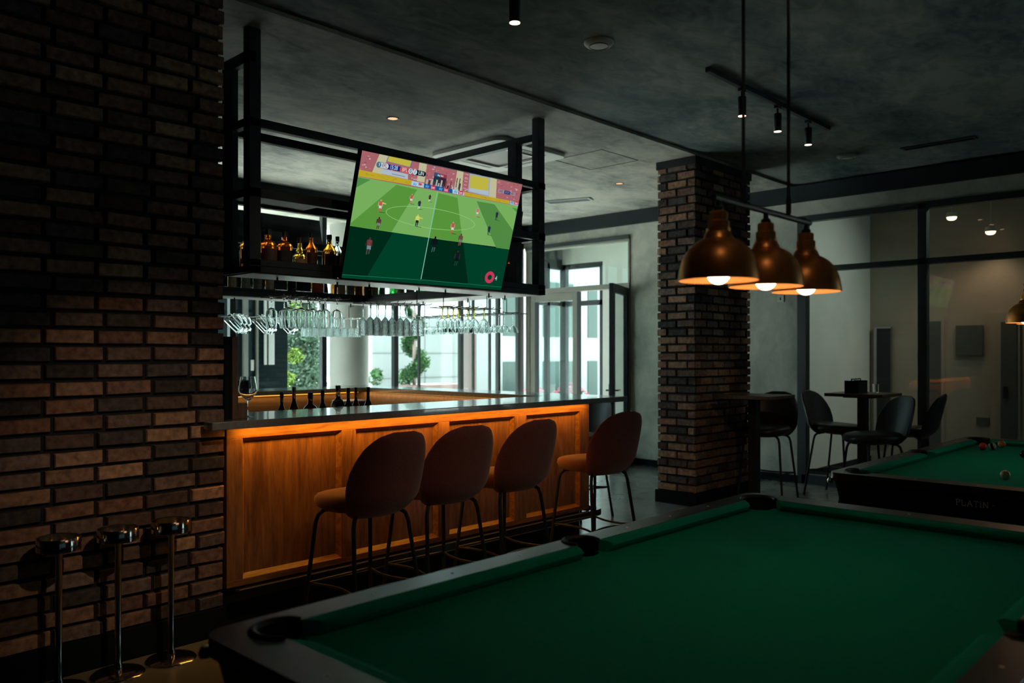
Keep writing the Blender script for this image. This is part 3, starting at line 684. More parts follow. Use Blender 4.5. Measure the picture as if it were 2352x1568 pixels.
adv = {'P': .86, 'L': .86, 'A': .98, 'T': .96, 'i': .52, 'N': 1.35, '-': .4}
tx = -1.387; tsl = math.atan2(.055, .292)
for ch in 'PLATiN-':
    for (x0, y0), (x1, y1) in GL[ch]:
        th = .14*S if abs(x1-x0) < .7*abs(y1-y0)+.01 else .09*S
        pa = (0, -(cur+x0*S), y0*S); pb = (0, -(cur+x1*S), y1*S)
        b.beam(pa, pb, .003, th)
    cur += adv[ch]*S
lt = b.build('lettering', label_mat('silver_letters', (.75, .72, .70)), p2, smooth=0)
lt.location = (-1.4145, .097, .688); lt.rotation_euler = (0, -tsl, 0)
# balls on the second table
def ball(x, y, kind, label, rot=(0, 0, 0)):
    o = MB().lathe([(.0286*math.sin(PI*i/16), -.0286*math.cos(PI*i/16)) for i in range(17)], 24, close=False).build('pool_ball', BALL[kind], smooth=80, loc=(x, y, .758+.0286))
    o.rotation_euler = rot
    return tag(o, label, 'pool ball')
def ball_mat(name, base, stripe=None, w=.5):
    m, n, l, p = mat(name); p.inputs['Roughness'].default_value = .08; p.inputs['Base Color'].default_value = (*base, 1)
    if stripe:
        tc = n.new('ShaderNodeTexCoord'); sp = n.new('ShaderNodeSeparateXYZ'); ab = n.new('ShaderNodeMath'); ab.operation = 'ABSOLUTE'
        lt_ = n.new('ShaderNodeMath'); lt_.operation = 'LESS_THAN'; lt_.inputs[1].default_value = .0286*w
        mx = n.new('ShaderNodeMix'); mx.data_type = 'RGBA'; mx.inputs['A'].default_value = (*base, 1); mx.inputs['B'].default_value = (*stripe, 1)
        l.new(tc.outputs['Object'], sp.inputs[0]); l.new(sp.outputs['Z'], ab.inputs[0]); l.new(ab.outputs[0], lt_.inputs[0])
        l.new(lt_.outputs[0], mx.inputs['Factor']); l.new(mx.outputs['Result'], p.inputs['Base Color'])
    return m
CREAM = (.72, .55, .34)
BALL = {'red': ball_mat('ball_red', (.60, .035, .03)), 'cream': ball_mat('ball_cream', CREAM), 'orange': ball_mat('ball_orange', CREAM, (.75, .20, .03), .62), 'black': ball_mat('ball_black', CREAM, (.01, .01, .012), .35), 'dark': ball_mat('ball_dark', (.02, .015, .02))}
ball(7.10, 1.716, 'red', 'red ball near the far left corner of second table')
ball(7.155, 1.665, 'black', 'cream and black ball touching the red ball on second table', (R(70), R(30), 0))
ball(7.40, 1.655, 'orange', 'orange striped ball right of the red ball on second table', (R(50), R(20), 0))
ball(5.515, 1.215, 'cream', 'single cream ball alone in the middle of second table')
ball(6.76, 1.372, 'dark', 'dark ball at the right edge of view on second table')

# ================================================================ HANGING RACK OVER THE BAR
rk = thing('hanging_rack', 'black steel rack hung from the ceiling round three sides of bar', 'hanging rack')
def rb(name, x0, x1, y0, y1, z0, z1, m=None, bev=.003): return MB().box(x0, x1, y0, y1, z0, z1).build(name, m or M_BLACK, rk, bevel=bev)
FX0, FX1, FY0, FY1 = 2.455, 5.125, 4.48, 4.82      # front run
BY0, BY1 = 6.40, 6.75                              # back run
SX0 = 4.72                                         # inner edge of side run
TB = .075
for x, y in ((FX0, FY0), (FX1-TB-.01, FY0), (FX1-TB, BY1-TB), (FX0, BY1-TB)):
    rb('post', x, x+TB, y, y+TB, 1.99, 3.45)
rb('post', FX0, FX0+.04, FY1-.13, FY1, 1.99, 3.31); rb('post', FX1-.10, FX1-.025, FY1-.10, FY1, 1.99, 3.28); rb('post', FX0, FX0+.04, BY0, BY0+TB, 1.99, 3.30)
rb('post', SX0, SX0+.05, BY0-.02, BY0+.03, 1.99, 2.92)
# ladder cross bars and long rails at three heights
rb('crossbar', FX0, FX0+.045, FY0, FY1, 3.245, 3.315); rb('crossbar', FX0, FX0+.045, FY0, FY1, 2.865, 2.915); rb('crossbar', FX0, FX0+.045, FY0, FY1, 2.445, 2.495)
rb('crossbar', FX1-.085, FX1-.025, FY0+.08, BY1, 3.262, 3.322)
rb('crossbar', FX0, FX0+.045, FY1, BY1, 2.865, 2.915)
for z0, z1 in ((2.862, 2.915), (2.44, 2.50)):
    rb('rail', FX0, FX1, FY0, FY0+.05, z0, z1); rb('rail', FX0, FX1-.05, FY1-.05, FY1, z0, z1)
    rb('rail', FX0, FX1, BY1-.05, BY1, z0, z1); rb('rail', FX1-.05, FX1, FY0, BY1, z0, z1)
    rb('crossbar', FX1-.08, FX1-.03, FY0, FY1, z0, z1)
rb('rail', FX0, FX1, BY0, BY0+.05, 2.44, 2.50); rb('rail', SX0, SX0+.05, FY1, BY0, 2.44, 2.50)
sh = rb('shelf', FX0, FX1, FY0, FY1, 1.99, 2.03); rb('shelf', FX0-.6, FX1, BY0, BY1, 1.99, 2.03); rb('shelf', SX0, FX1, FY1, BY0, 1.99, 2.03)
rb('shelf_lip', FX0, FX1, FY0, FY0+.02, 2.03, 2.072); rb('shelf_lip', FX0-.6, SX0, BY0, BY0+.02, 2.03, 2.06); rb('shelf_lip', SX0, SX0+.02, FY1, BY0, 2.03, 2.06)
rb('shelf_board', FX0+.05, 3.0, FY0+.05, FY1-.05, 2.455, 2.475)
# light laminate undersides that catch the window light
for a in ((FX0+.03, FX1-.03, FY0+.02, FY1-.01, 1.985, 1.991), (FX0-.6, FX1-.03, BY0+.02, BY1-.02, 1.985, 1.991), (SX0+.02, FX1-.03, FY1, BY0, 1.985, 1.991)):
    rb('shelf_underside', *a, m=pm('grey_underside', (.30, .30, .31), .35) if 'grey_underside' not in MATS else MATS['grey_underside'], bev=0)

# ---- televisions
def tv_case(label, w, h):
    t = thing('television', label, 'television')
    b = MB(); b.box(-w/2, w/2, -.018, .018, 0, h); b.box(-w*.33, w*.33, .018, .05, h*.12, h*.6)
    b.build('casing', M_BLACKG, t, bevel=.004)
    b = MB(); b.box(-.2, .2, .05, .062, h*.2, h*.75); b.box(-.03, .03, .05, .15, h*.38, h*.44)
    b.build('bracket', M_BLACK, t)
    return t
tw, th_ = 1.448, .826
tv = tv_case('large lit television showing a football match, tilted out above the bar', tw, th_)
tv.location = (3.757, 4.395, 1.982); tv.rotation_euler = (R(16.3), 0, R(-1.1))
# picture on the glowing screen: thin flat pieces a fraction of a millimetre apart, u to the right and v down
scr = MB().box(-tw/2+.008, tw/2-.008, -.0195, -.018, .010, th_-.008).build('screen', M_BLACKG, tv)
PW, PH = tw-.018, th_-.020
TVM = {}
def tvm(c, k=1.0):
    key = (c, k)
    if key not in TVM: TVM[key] = emit('picture_%d_%d_%d' % c, lin(c), k)
    return TVM[key]
LAY = [0]
class Pic:
    def __init__(s): s.items = {}
    def poly(s, pts, c, lay):
        s.items.setdefault(c, []).append(([(-PW/2+u*PW, -.0196-lay*.00012, .011+(1-v)*PH) for u, v in pts]))
    def build(s, name):
        b = MB(); ms = []
        for c, L in s.items.items():
            b.cur = len(ms); ms.append(tvm(c))
            for p in L: b.poly(p)
        return b.build(name, ms, scr, smooth=0, recalc=False)
G1, G2, G3 = (117, 172, 92), (86, 146, 58), (76, 138, 70)
D1, D2 = (0, 62, 40), (0, 40, 24)
P = Pic()
P.poly([(0, .2), (1, .2), (1, .6), (0, .6)], G1, 0); P.poly([(0, .585), (1, .612), (1, 1), (0, 1)], D1, 1)
P.poly([(0, 0), (1, 0), (1, .2), (0, .2)], (164, 98, 104), 0)
P.poly([(.209, .209), (.331, .217), (.228, .588), (.0, .585), (.0, .565)], G2, 2); P.poly([(0, .205), (.067, .207), (0, .285)], G3, 2)
P.poly([(.459, .213), (.582, .224), (.668, .600), (.453, .594)], G2, 2)
P.poly([(.708, .223), (.832, .222), (1, .43), (1, .609), (.903, .608)], (80, 136, 66), 2); P.poly([(.957, .223), (1, .225), (1, .257)], G3, 2)
P.poly([(0, .585), (.236, .5915), (.134, .97), (0, .97)], D2, 3); P.poly([(.451, .598), (.673, .604), (.758, .968), (.448, .956)], D2, 3)
P.poly([(0, .972), (.5, .962), (1, .967), (1, .971), (.5, .966), (0, .976)], (20, 120, 90), 4)
P.poly([(.450, .203), (.454, .203), (.4505, .958), (.446, .958)], (125, 190, 172), 4)
cc = [(.452+.2755*math.cos(a), .432+.086*math.sin(a)) for a in [2*PI*i/56 for i in range(56)]]
ci = [(.452+.2725*math.cos(a), .432+.082*math.sin(a)) for a in [2*PI*i/56 for i in range(56)]]
for i in range(56): P.poly([cc[i], cc[(i+1) % 56], ci[(i+1) % 56], ci[i]], (150, 200, 124), 4)
P.build('pitch')
P = Pic(); rnd = random.Random(4)
CR = (188, 184, 150); YE = (186, 178, 66); WH = (168, 184, 196); PU = (112, 108, 150)
for k in range(150):                                               # seats and spectators
    u, v = rnd.uniform(0, .985), rnd.uniform(.0, .145); c = rnd.choice([(178, 112, 118), (190, 134, 136), (146, 78, 88), (180, 160, 166), (150, 96, 120)])
    P.poly([(u, v), (u+rnd.uniform(.006, .016), v), (u+rnd.uniform(.004, .012), v+.010), (u, v+.012)], c, 1)
P.poly([(.092, 0), (.141, 0), (.119, .15), (.068, .15)], CR, 2); P.poly([(.317, 0), (.361, 0), (.365, .15), (.320, .15)], CR, 2)
P.poly([(.548, .0), (.589, .0), (.601, .17), (.552, .17)], CR, 2); P.poly([(.769, 0), (.815, .0), (.834, .17), (.784, .17)], CR, 2)
P.poly([(.136, .0), (.279, .0), (.274, .055), (.131, .045)], PU, 2); P.poly([(.144, .0), (.271, .0), (.266, .05), (.139, .042)], YE, 3)
P.poly([(.119, .105), (.264, .110), (.267, .150), (.119, .146)], WH, 3); P.poly([(.175, .128), (.25, .13), (.25, .136), (.175, .134)], (120, 130, 150), 4)
P.poly([(.630, .0), (.772, .0), (.786, .165), (.640, .158)], (150, 166, 190), 2); P.poly([(.637, .012), (.762, .01), (.769, .117), (.645, .123)], YE, 3); P.poly([(.645, .123), (.775, .116), (.779, .155), (.648, .149)], WH, 3)
for k in range(5): P.poly([(.603+k*.001, .01+k*.03), (.625, .012+k*.03), (.625, .018+k*.03), (.603, .016+k*.03)], (196, 160, 150), 3)
P.poly([(.414, .052), (.490, .056), (.497, .154), (.416, .150)], (34, 52, 66), 3); P.poly([(.45, .085), (.49, .087), (.495, .15), (.45, .15)], (60, 34, 48), 4); P.poly([(.416, .054), (.449, .055), (.449, .082), (.416, .08)], (40, 86, 120), 4); P.poly([(.449, .055), (.489, .057), (.49, .083), (.449, .082)], (150, 56, 70), 4)
for k in range(16):
    u = .375+k*.0145; P.poly([(u, .118+.02*math.sin(k*3)), (u+.009, .12+.02*math.sin(k*3)), (u+.008, .165), (u-.001, .165)], rnd.choice([(30, 44, 66), (60, 56, 70), (170, 176, 160), (40, 30, 36), (120, 70, 70)]), 5)
P.poly([(.555, .06), (.561, .06), (.562, .14), (.556, .14)], (80, 66, 50), 5); P.poly([(.573, .06), (.579, .06), (.579, .15), (.574, .15)], (80, 66, 50), 5)
P.poly([(0, .146), (.291, .152), (.292, .190), (0, .197)], (186, 164, 40), 5); P.poly([(.616, .164), (.930, .166), (.938, .196), (.623, .195)], (186, 162, 40), 5)
for k in range(40):
    u = rnd.uniform(.01, .28) if k < 20 else rnd.uniform(.63, .92); v = rnd.uniform(.160, .182) if k < 20 else rnd.uniform(.172, .188)
    P.poly([(u, v), (u+.012, v+.002), (u+.012, v+.005), (u, v+.003)], (160, 138, 34), 6)
SB = (20, 82, 150)
P.poly([(.292, .155), (.364, .158), (.367, .193), (.292, .191)], (160, 206, 224), 5)
P.poly([(.364, .158), (.540, .160), (.545, .194), (.367, .193)], SB, 6); P.poly([(.540, .160), (.614, .163), (.622, .196), (.545, .194)], (160, 206, 224), 5)
P.poly([(.935, .166), (1, .168), (1, .200), (.940, .197)], (150, 186, 204), 5)
for u in (.405, .486, .580, .966): P.poly([(u, .161), (u+.031, .162), (u+.032, .1925), (u+.001, .192)], (178, 50, 70), 7)
P.poly([(.332, .160), (.358, .161), (.359, .182), (.333, .180)], (190, 80, 90), 7)
# score bar
def pill(u0, u1, v0, v1, c, lay, asp=PW/PH):
    r = (v1-v0)/2; ru = r/asp; cv = (v0+v1)/2
    P.poly([(u1-ru+ru*math.cos(R(a)), cv+r*math.sin(R(a))) for a in range(-90, 91, 15)] + [(u0+ru+ru*math.cos(R(a)), cv+r*math.sin(R(a))) for a in range(90, 271, 15)], c, lay)
pill(.084, .150, .058, .104, (60, 92, 120), 8); pill(.087, .150, .061, .101, (196, 208, 212), 9); pill(.086, .1105, .061, .101, (70, 108, 140), 10)
P.poly([(.135, .062), (.222, .062), (.222, .100), (.135, .100)], (16, 38, 122), 8.5); pill(.088, .146, .061, .101, (196, 208, 212), 9.2); pill(.087, .1105, .061, .101, (70, 108, 140), 10)
pill(.213, .290, .060, .104, (200, 120, 124), 9); pill(.2145, .290, .063, .101, (182, 74, 82), 9.5); pill(.290, .365, .062, .104, (10, 26, 36), 9)
pill(.2625, .2865, .060, .102, (186, 216, 226), 10); pill(.2885, .3125, .061, .103, (186, 216, 226), 10)
P.poly([(.094, .07), (.1, .066), (.104, .08), (.1, .092), (.096, .086), (.1, .08)], (150, 190, 204), 11)
# channel bug and corner ring
P.poly([(.838, .082), (.882, .083), (.882, .113), (.839, .112)], (150, 140, 150), 8); P.poly([(.882, .083), (.926, .084), (.926, .115), (.882, .113)], (44, 52, 104), 8); P.poly([(.926, .084), (.963, .085), (.963, .116), (.926, .115)], (160, 132, 138), 8)
for i in range(36):
    a0, a1 = 2*PI*i/36, 2*PI*(i+1)/36; f = lambda a, r: (.899+r*.0335*math.cos(a), .887+r*.0555*math.sin(a))
    P.poly([f(a0, 1), f(a1, 1), f(a1, .45), f(a0, .45)], (196, 54, 88), 8)
P.build('graphics')
# players
def player(u, v0, v1, shirt, short, sock, skin=(196, 150, 120), arm=0, shade=False):
    P = Pic()
    h = v1-v0; w = h*.17*PH/PW; q = lambda a, b: (u+a*w, v0+b*h)
    P.poly([q(-.35, 0), q(.35, 0), q(.4, .13), q(-.4, .13)], skin, 8); P.poly([q(-1, .16), q(0, .12), q(1, .16), q(.85, .5), q(-.75, .5)], shirt, 9)
    P.poly([q(-1.25, .2), q(-.9, .18), q(-1.0, .55), q(-1.4, .52)], skin if arm != 2 else shirt, 8); P.poly([q(.9, .18), q(1.25, .2), q(1.4, .5), q(1.05, .55)], skin, 8)
    if arm == 1: P.poly([q(.8, .18), q(3.2, .25), q(3.2, .32), q(.8, .30)], (200, 190, 110), 9)
    P.poly([q(-.8, .48), q(.85, .48), q(1.0, .70), q(.1, .68), q(-.7, .70)], short, 10)
    P.poly([q(-.65, .69), q(-.1, .68), q(-.3, 1), q(-.75, 1)], sock, 9); P.poly([q(.25, .68), q(.85, .69), q(.6, .97), q(.2, .97)], sock, 9)
    if not shade: P.poly([q(-.2, .97), q(3.2, .98), q(3.2, 1.02), q(.2, 1.02)], (40, 80, 36), 7)
    P.build('player_figure')
ORG, WHT, NAV, SKN = (186, 86, 74), (206, 206, 200), (24, 44, 70), (150, 110, 80)
for a in ((.141, .345, .445, ORG, WHT, (190, 90, 70), (210, 160, 130), 1), (.306, .259, .340, ORG, WHT, (200, 90, 70)), (.358, .296, .372, NAV, NAV, WHT, (140, 104, 80), 2), (.412, .236, .298, (60, 40, 44), (40, 30, 30), WHT, (120, 84, 66)),
          (.362, .416, .518, (200, 214, 90), (24, 30, 40), (24, 30, 40), (200, 190, 110), 1), (.585, .432, .535, ORG, WHT, ORG), (.727, .278, .358, (190, 110, 110), WHT, (200, 130, 90)), (.862, .278, .360, NAV, NAV, (40, 60, 70), (90, 80, 66)), (.828, .414, .503, NAV, (24, 50, 60), (40, 60, 70), (90, 80, 66))): player(*a)
for a in ((.147, .484, .583, (92, 50, 48), (120, 120, 140), (90, 50, 50), (40, 30, 30)), (.650, .525, .632, (110, 66, 66), (120, 110, 130), (140, 70, 60), (60, 40, 36)), (.116, .654, .795, (110, 56, 56), (110, 130, 140), (70, 70, 60), (60, 44, 40)), (.490, .578, .714, (10, 20, 30), (14, 24, 30), (60, 90, 80), (8, 14, 16)), (.650, .676, .812, (12, 26, 34), (10, 20, 26), (30, 60, 50), (60, 40, 40))): player(*a, 0, True)
def tvtext(s, u, v, size, c, lay, sx=1.0, bold=.0003):
    M = Matrix.Translation((-PW/2+u*PW, -.0196-lay*.00012, .011+(1-v)*PH)) @ Matrix.Rotation(R(90), 4, 'X')
    text_mesh('lettering', s, size, tvm(c), scr, M, bold=bold, sx=sx)
tvtext('EFL', .128, .081, .030, (120, 36, 50), 12, .9); tvtext('15:28', .179, .081, .035, (186, 214, 226), 12, .82, .0003); tvtext('BPL', .241, .082, .034, (226, 190, 190), 12, .85)
tvtext('0', .2745, .082, .035, (24, 44, 62), 12); tvtext('1', .3005, .082, .035, (24, 44, 122), 12); tvtext('LIN', .337, .083, .036, (206, 220, 224), 12, .85)
for u, c in ((.385, (110, 190, 230)), (.468, (110, 190, 230)), (.563, (60, 120, 190)), (.952, (60, 110, 160)), (.312, (70, 130, 190))): tvtext('sky', u, .175, .028, c, 9, .85)
for u in (.421, .502, .596, .982): tvtext('bet', u, .177, .028, (226, 196, 200), 9, .85)
tvtext('sky bet', .452, .069, .018, (200, 220, 230), 9, 1.0); tvtext('3', .353, .171, .028, (230, 200, 200), 9); tvtext('4', .946, .893, .052, (150, 196, 176), 9, .9)
tvtext('DIGI', .860, .098, .022, (70, 66, 90), 10, .9, 0.0003); tvtext('SPORT', .904, .099, .020, (110, 120, 170), 10, .8, 0.0003); tvtext('HD 1', .945, .100, .022, (70, 60, 80), 10, .8, 0.0003)

tv2 = tv_case('switched off television seen from behind at the right end of rack', 1.10, .72)
tv2.location = (5.165, 5.47, 2.06); tv2.rotation_euler = (R(12), 0, R(90))
tv3 = tv_case('switched off television seen from behind above the back shelf', 1.20, .75)
tv3.location = (4.02, 6.90, 2.10); tv3.rotation_euler = (R(12), 0, R(180))

# ================================================================ BOTTLES
def bottle(label, loc, h, w, g, prof='round', cap=(.01, .01, .012), lab=None, lab_z=(.08, .5), neck=.16, sq=0.0, group=None, seg=24, name='bottle', rz=0.0):
    t = thing(name, label, 'bottle', loc, rz, group)
    r = w/2; rn = max(.011, w*neck); b = MB()
    P_ = {'round': [(r*.9, 0), (r, .01), (r, h*.56), (r*.93, h*.62), (r*.70, h*.68), (rn*1.25, h*.72), (rn, h*.76), (rn, h*.90)],
          'square': [(r*.92, 0), (r, .008), (r, h*.60), (r*.97, h*.63), (rn*1.9, h*.72), (rn*1.15, h*.76), (rn, h*.80), (rn, h*.90)],
          'bulb': [(r*.9, 0), (r, .01), (r, h*.42), (r*.85, h*.50), (rn*1.7, h*.54), (rn*1.7, h*.62), (rn*1.1, h*.68), (rn, h*.88)],
          'tall': [(r*.95, 0), (r, .01), (r, h*.55), (r*.9, h*.62), (rn*1.2, h*.74), (rn, h*.80), (rn, h*.92)],
          'slim': [(r*.95, 0), (r, .01), (r, h*.48), (r*.75, h*.58), (rn, h*.72), (rn, h*.92)]}[prof]
    b.lathe(P_, seg, sq=sq); b.build('glass_body', g, t, smooth=50)
    hz = P_[-1][1]
    MB().lathe([(rn*1.12, hz-.012), (rn*1.12, h-.002), (rn*1.05, h)], 18).build('cap', pm('cap_%d' % (len(MATS)), cap, .4) if cap not in CAPS else CAPS[cap], t, smooth=50)
    if lab:
        z0, z1 = h*lab_z[0], h*lab_z[1]; b = MB(); rr = r+.0008; n = 14; vs = []
        for z in (z0, z1):
            for i in range(n+1):
                a = R(-90-52+104*i/n); q = 1.0
                if sq: e = 2+sq*6; q = (abs(math.cos(a))**e+abs(math.sin(a))**e)**(-1/e)
                vs.append((rr*q*math.cos(a), rr*q*math.sin(a), z))
        b.add(vs, [(i, i+1, n+2+i, n+1+i) for i in range(n)]); b.build('label', lab, t, smooth=60)
    return t
CAPS = {}
for c_ in ((.01, .01, .012), (.08, .045, .025), (.25, .18, .08), (.2, .2, .2)): CAPS[c_] = pm('cap_%d' % len(CAPS), c_, .4)
BLK, BRN, GLD, GRY = CAPS.keys()
G_AMB = glass('amber_whiskey', (1.0, .34, .03), 1.34, trans=.70); G_RED = glass('red_whiskey', (.95, .19, .015), 1.34, trans=.70); G_YEL = glass('golden_whiskey', (1.0, .58, .08), 1.34, trans=.72)
G_GRN = glass('green_bottle_glass', (.08, .55, .10), 1.4); G_DKG = glass('dark_green_glass', (.06, .20, .07), 1.4, trans=.8); G_CLR = glass('clear_spirit', (.92, .98, .96), 1.4); G_BRN = glass('brown_bottle_glass', (.50, .19, .05), 1.4, trans=.8)
L_TAN = label_mat('tan', (.52, .34, .22)); L_BLK = label_mat('black', (.012, .014, .016)); L_MAR = label_mat('maroon', (.30, .05, .06)); L_CRM = label_mat('cream', (.62, .55, .42)); L_GRY = label_mat('grey', (.30, .32, .32)); L_DRK = label_mat('dark_brown', (.11, .05, .03)); L_ORG = label_mat('orange', (.50, .18, .05)); L_WHT = label_mat('white', (.6, .6, .58)); L_RED = label_mat('red', (.60, .08, .06))
zs = 2.031
FB = [(2.552, 4.70, .235, .080, G_AMB, 'tall', L_BLK, BLK, 'whiskey bottle half hidden behind the left post of rack'),
      (2.662, 4.63, .250, .112, G_RED, 'round', L_DRK, BLK, 'broad round-shouldered amber whiskey bottle, first right of the rack post'),
      (2.783, 4.64, .250, .094, G_RED, 'square', L_BLK, BLK, 'square black-labelled whiskey bottle with sloping shoulders'),
      (2.889, 4.63, .222, .088, G_YEL, 'bulb', L_TAN, BRN, 'short golden whiskey bottle with bulging neck and brown cork'),
      (2.980, 4.64, .262, .082, G_RED, 'tall', L_DRK, BLK, 'tall red-brown whiskey bottle with dark label'),
      (3.113, 4.63, .262, .094, G_AMB, 'tall', L_TAN, BLK, 'amber whiskey bottle with a large tan label'),
      (3.198, 4.66, .262, .072, G_CLR, 'tall', L_TAN, BLK, 'clear bottle with tan label beside the lit television')]
for i, (x, y, h, w, g, pr_, lb, cp, lab) in enumerate(FB):
    bottle(lab, (x, y, zs), h, w, g, pr_, cp, lb, ((.12, .50) if pr_ != 'bulb' else (.1, .36)), sq=(.5 if pr_ == 'square' else 0), group='whiskey bottles on the front shelf of the rack', name='whiskey_bottle', rz=R(-20))
BB = [(3.42, .24, .08, G_BRN, 'tall', L_CRM, GRY, 'bottle with cream label on the far left of back shelf'), (3.545, .25, .085, G_DKG, 'tall', L_GRY, GLD, 'dark bottle with grey label, second on the back shelf'),
      (3.655, .25, .085, G_DKG, 'tall', L_GRY, GLD, 'dark bottle with pale neck seal, third on the back shelf'), (3.775, .24, .09, G_BRN, 'square', L_CRM, BLK, 'bottle with red and cream label behind the hook wire'),
      (3.99, .25, .085, G_DKG, 'tall', L_BLK, BLK, 'black-labelled bottle in the dark middle of back shelf'), (4.26, .26, .12, G_BRN, 'round', L_RED, BLK, 'wide dark bottle with a red label'),
      (4.445, .24, .055, G_AMB, 'slim', None, BLK, 'slim orange bottle glowing below the front shelf'), (4.525, .25, .075, G_BRN, 'tall', L_TAN, BLK, 'bottle with tan label right of the slim orange one'),
      (4.625, .25, .085, G_CLR, 'tall', L_WHT, GRY, 'clear bottle with white label on the back shelf'), (4.725, .25, .085, G_AMB, 'square', L_ORG, GLD, 'bottle with orange label below the television corner'),
      (4.825, .25, .075, G_RED, 'tall', L_MAR, BLK, 'dark bottle with a maroon label on the back shelf'), (4.915, .25, .08, G_GRN, 'round', L_TAN, GLD, 'green bottle with a tan label near the shelf corner'),
      (5.005, .25, .07, G_CLR, 'tall', L_GRY, GRY, 'grey-labelled clear bottle in the corner of back shelf')]
for i, (x, h, w, g, pr_, lb, cp, lab) in enumerate(BB):
    bottle(lab, (x, 6.53, zs), h, w, g, pr_, cp, lb, group='bottles on the back shelf of the rack', seg=16, name='spirit_bottle', rz=R(-30))
SB_ = [(6.22, .24, .07, G_GRN, 'slim', None, GLD, 'bright green bottle, farthest along the side shelf'), (6.10, .24, .07, G_GRN, 'slim', L_TAN, BLK, 'green bottle with tan label on the side shelf'), (5.96, .25, .08, G_CLR, 'tall', L_GRY, BLK, 'pale bottle with grey label on the side shelf'),
       (5.83, .24, .07, G_GRN, 'slim', None, GLD, 'green bottle standing third from the near end of the side shelf'), (5.70, .25, .08, G_AMB, 'tall', L_TAN, BLK, 'amber bottle with tan label on the side shelf'), (5.56, .25, .08, G_BRN, 'tall', L_MAR, BLK, 'brown bottle nearest the television on the side shelf')]
for y, h, w, g, pr_, lb, cp, lab in SB_:
    bottle(lab, (4.90, y, zs), h, w, g, pr_, cp, lb, group='bottles on the side shelf of the rack', seg=16, name='spirit_bottle', rz=R(-45))
tag(bottle('dark square bottle on the front shelf right of lit television', (4.80, 4.66, zs), .34, .10, G_RED, 'square', BLK, L_BLK, (.02, .6), sq=.8, name='spirit_bottle', rz=R(-20)), None)
# well bottles standing behind the front of the bar
WB = [(2.86, 4.80, .30, .07, G_DKG, 'slim', None, BLK, 'dark bottle just right of the wine glass inside the bar'), (2.97, 4.83, .33, .075, G_BRN, 'slim', L_ORG, GRY, 'brown bottle with pale neck inside the bar'),
      (3.09, 4.82, .29, .10, G_BRN, 'round', L_DRK, BLK, 'wide brown bottle standing inside the bar'), (3.20, 4.84, .30, .075, G_DKG, 'slim', L_TAN, BLK, 'dark green bottle with yellowish label inside the bar'),
      (3.32, 4.83, .33, .10, G_CLR, 'round', L_DRK, GRY, 'clear glass bottle with pourer inside the bar'), (3.42, 4.85, .31, .075, G_DKG, 'slim', L_BLK, BLK, 'black bottle right of the clear one inside the bar'),
      (3.50, 4.87, .31, .07, G_BRN, 'slim', L_DRK, BLK, 'second bottle from the right end of the row inside bar'), (3.60, 4.86, .31, .075, G_DKG, 'slim', L_BLK, BLK, 'rightmost dark bottle of the row inside the bar')]
for x, y, h, w, g, pr_, lb, cp, lab in WB:
    bottle(lab, (x, y, .951), h, w, g, pr_, cp, lb, group='bottles standing inside the bar', seg=18, name='well_bottle', rz=R(-30))
t = thing('order_terminal', 'black order terminal on the back of the bar behind wine glass', 'terminal', (3.80, 7.30, 1.150))
MB().box(-.10, .10, -.08, .10, 0, .03).build('base', M_BLACKM, t, bevel=.004); MB().box(-.14, .02, -.03, .02, .03, .115).build('screen', M_BLACKM, t, bevel=.004); MB().box(.02, .20, -.01, .05, 0, .10).build('printer', M_BLACKM, t, bevel=.006)
t = thing('drip_station', 'grey steel drip station on the work counter inside bar', 'bar appliance', (4.78, 6.75, .90))
MB().box(-.13, .13, -.10, .10, 0, .13).build('body', M_GREYP, t, bevel=.006); MB().box(-.14, .14, -.11, .11, .13, .145).build('lid', M_STEEL, t, bevel=.004); MB().box(.02, .10, -.12, -.10, .03, .10).build('dial_plate', M_BLACKM, t)

# ================================================================ GLASSWARE
def shell(prof, th=.0016):                       # closed wall from an outer profile (r, z), open upwards
    inner = [(max(r-th, .0006), z+(th if i == 0 else 0)) for i, (r, z) in enumerate(prof)][::-1]
    return prof + inner
def stemware(name, label, cat, foot, stem, bowl, group=None, m=M_GLASS, seg=24, ms=None, ribs=0, ramp=0):
    # built standing: foot radius, (stem radius, stem top), bowl profile
    t = thing(name, label, cat, group=group)
    sr, st = stem
    MB().lathe([(foot*.97, 0), (foot, .0012), (foot*.5, .0035), (sr*1.6, .008), (sr, .02), (sr, st-.012), (sr*1.5, st)], seg).build('stem', ms or M_GLASS, t, smooth=60)
    MB().lathe(shell([(sr*1.2, st)] + bowl), seg, close=False, ribs=ribs, ramp=ramp).build('bowl', m, t, smooth=60)
    return t
wine = stemware('wine_glass', 'angular wine glass standing on the left end of the bar', 'wine glass', .036, (.0035, .092), [(.018, .098), (.046, .132), (.052, .148), (.050, .165), (.043, .205), (.040, .226)])
wine.location = (2.292, 4.202, 1.149)
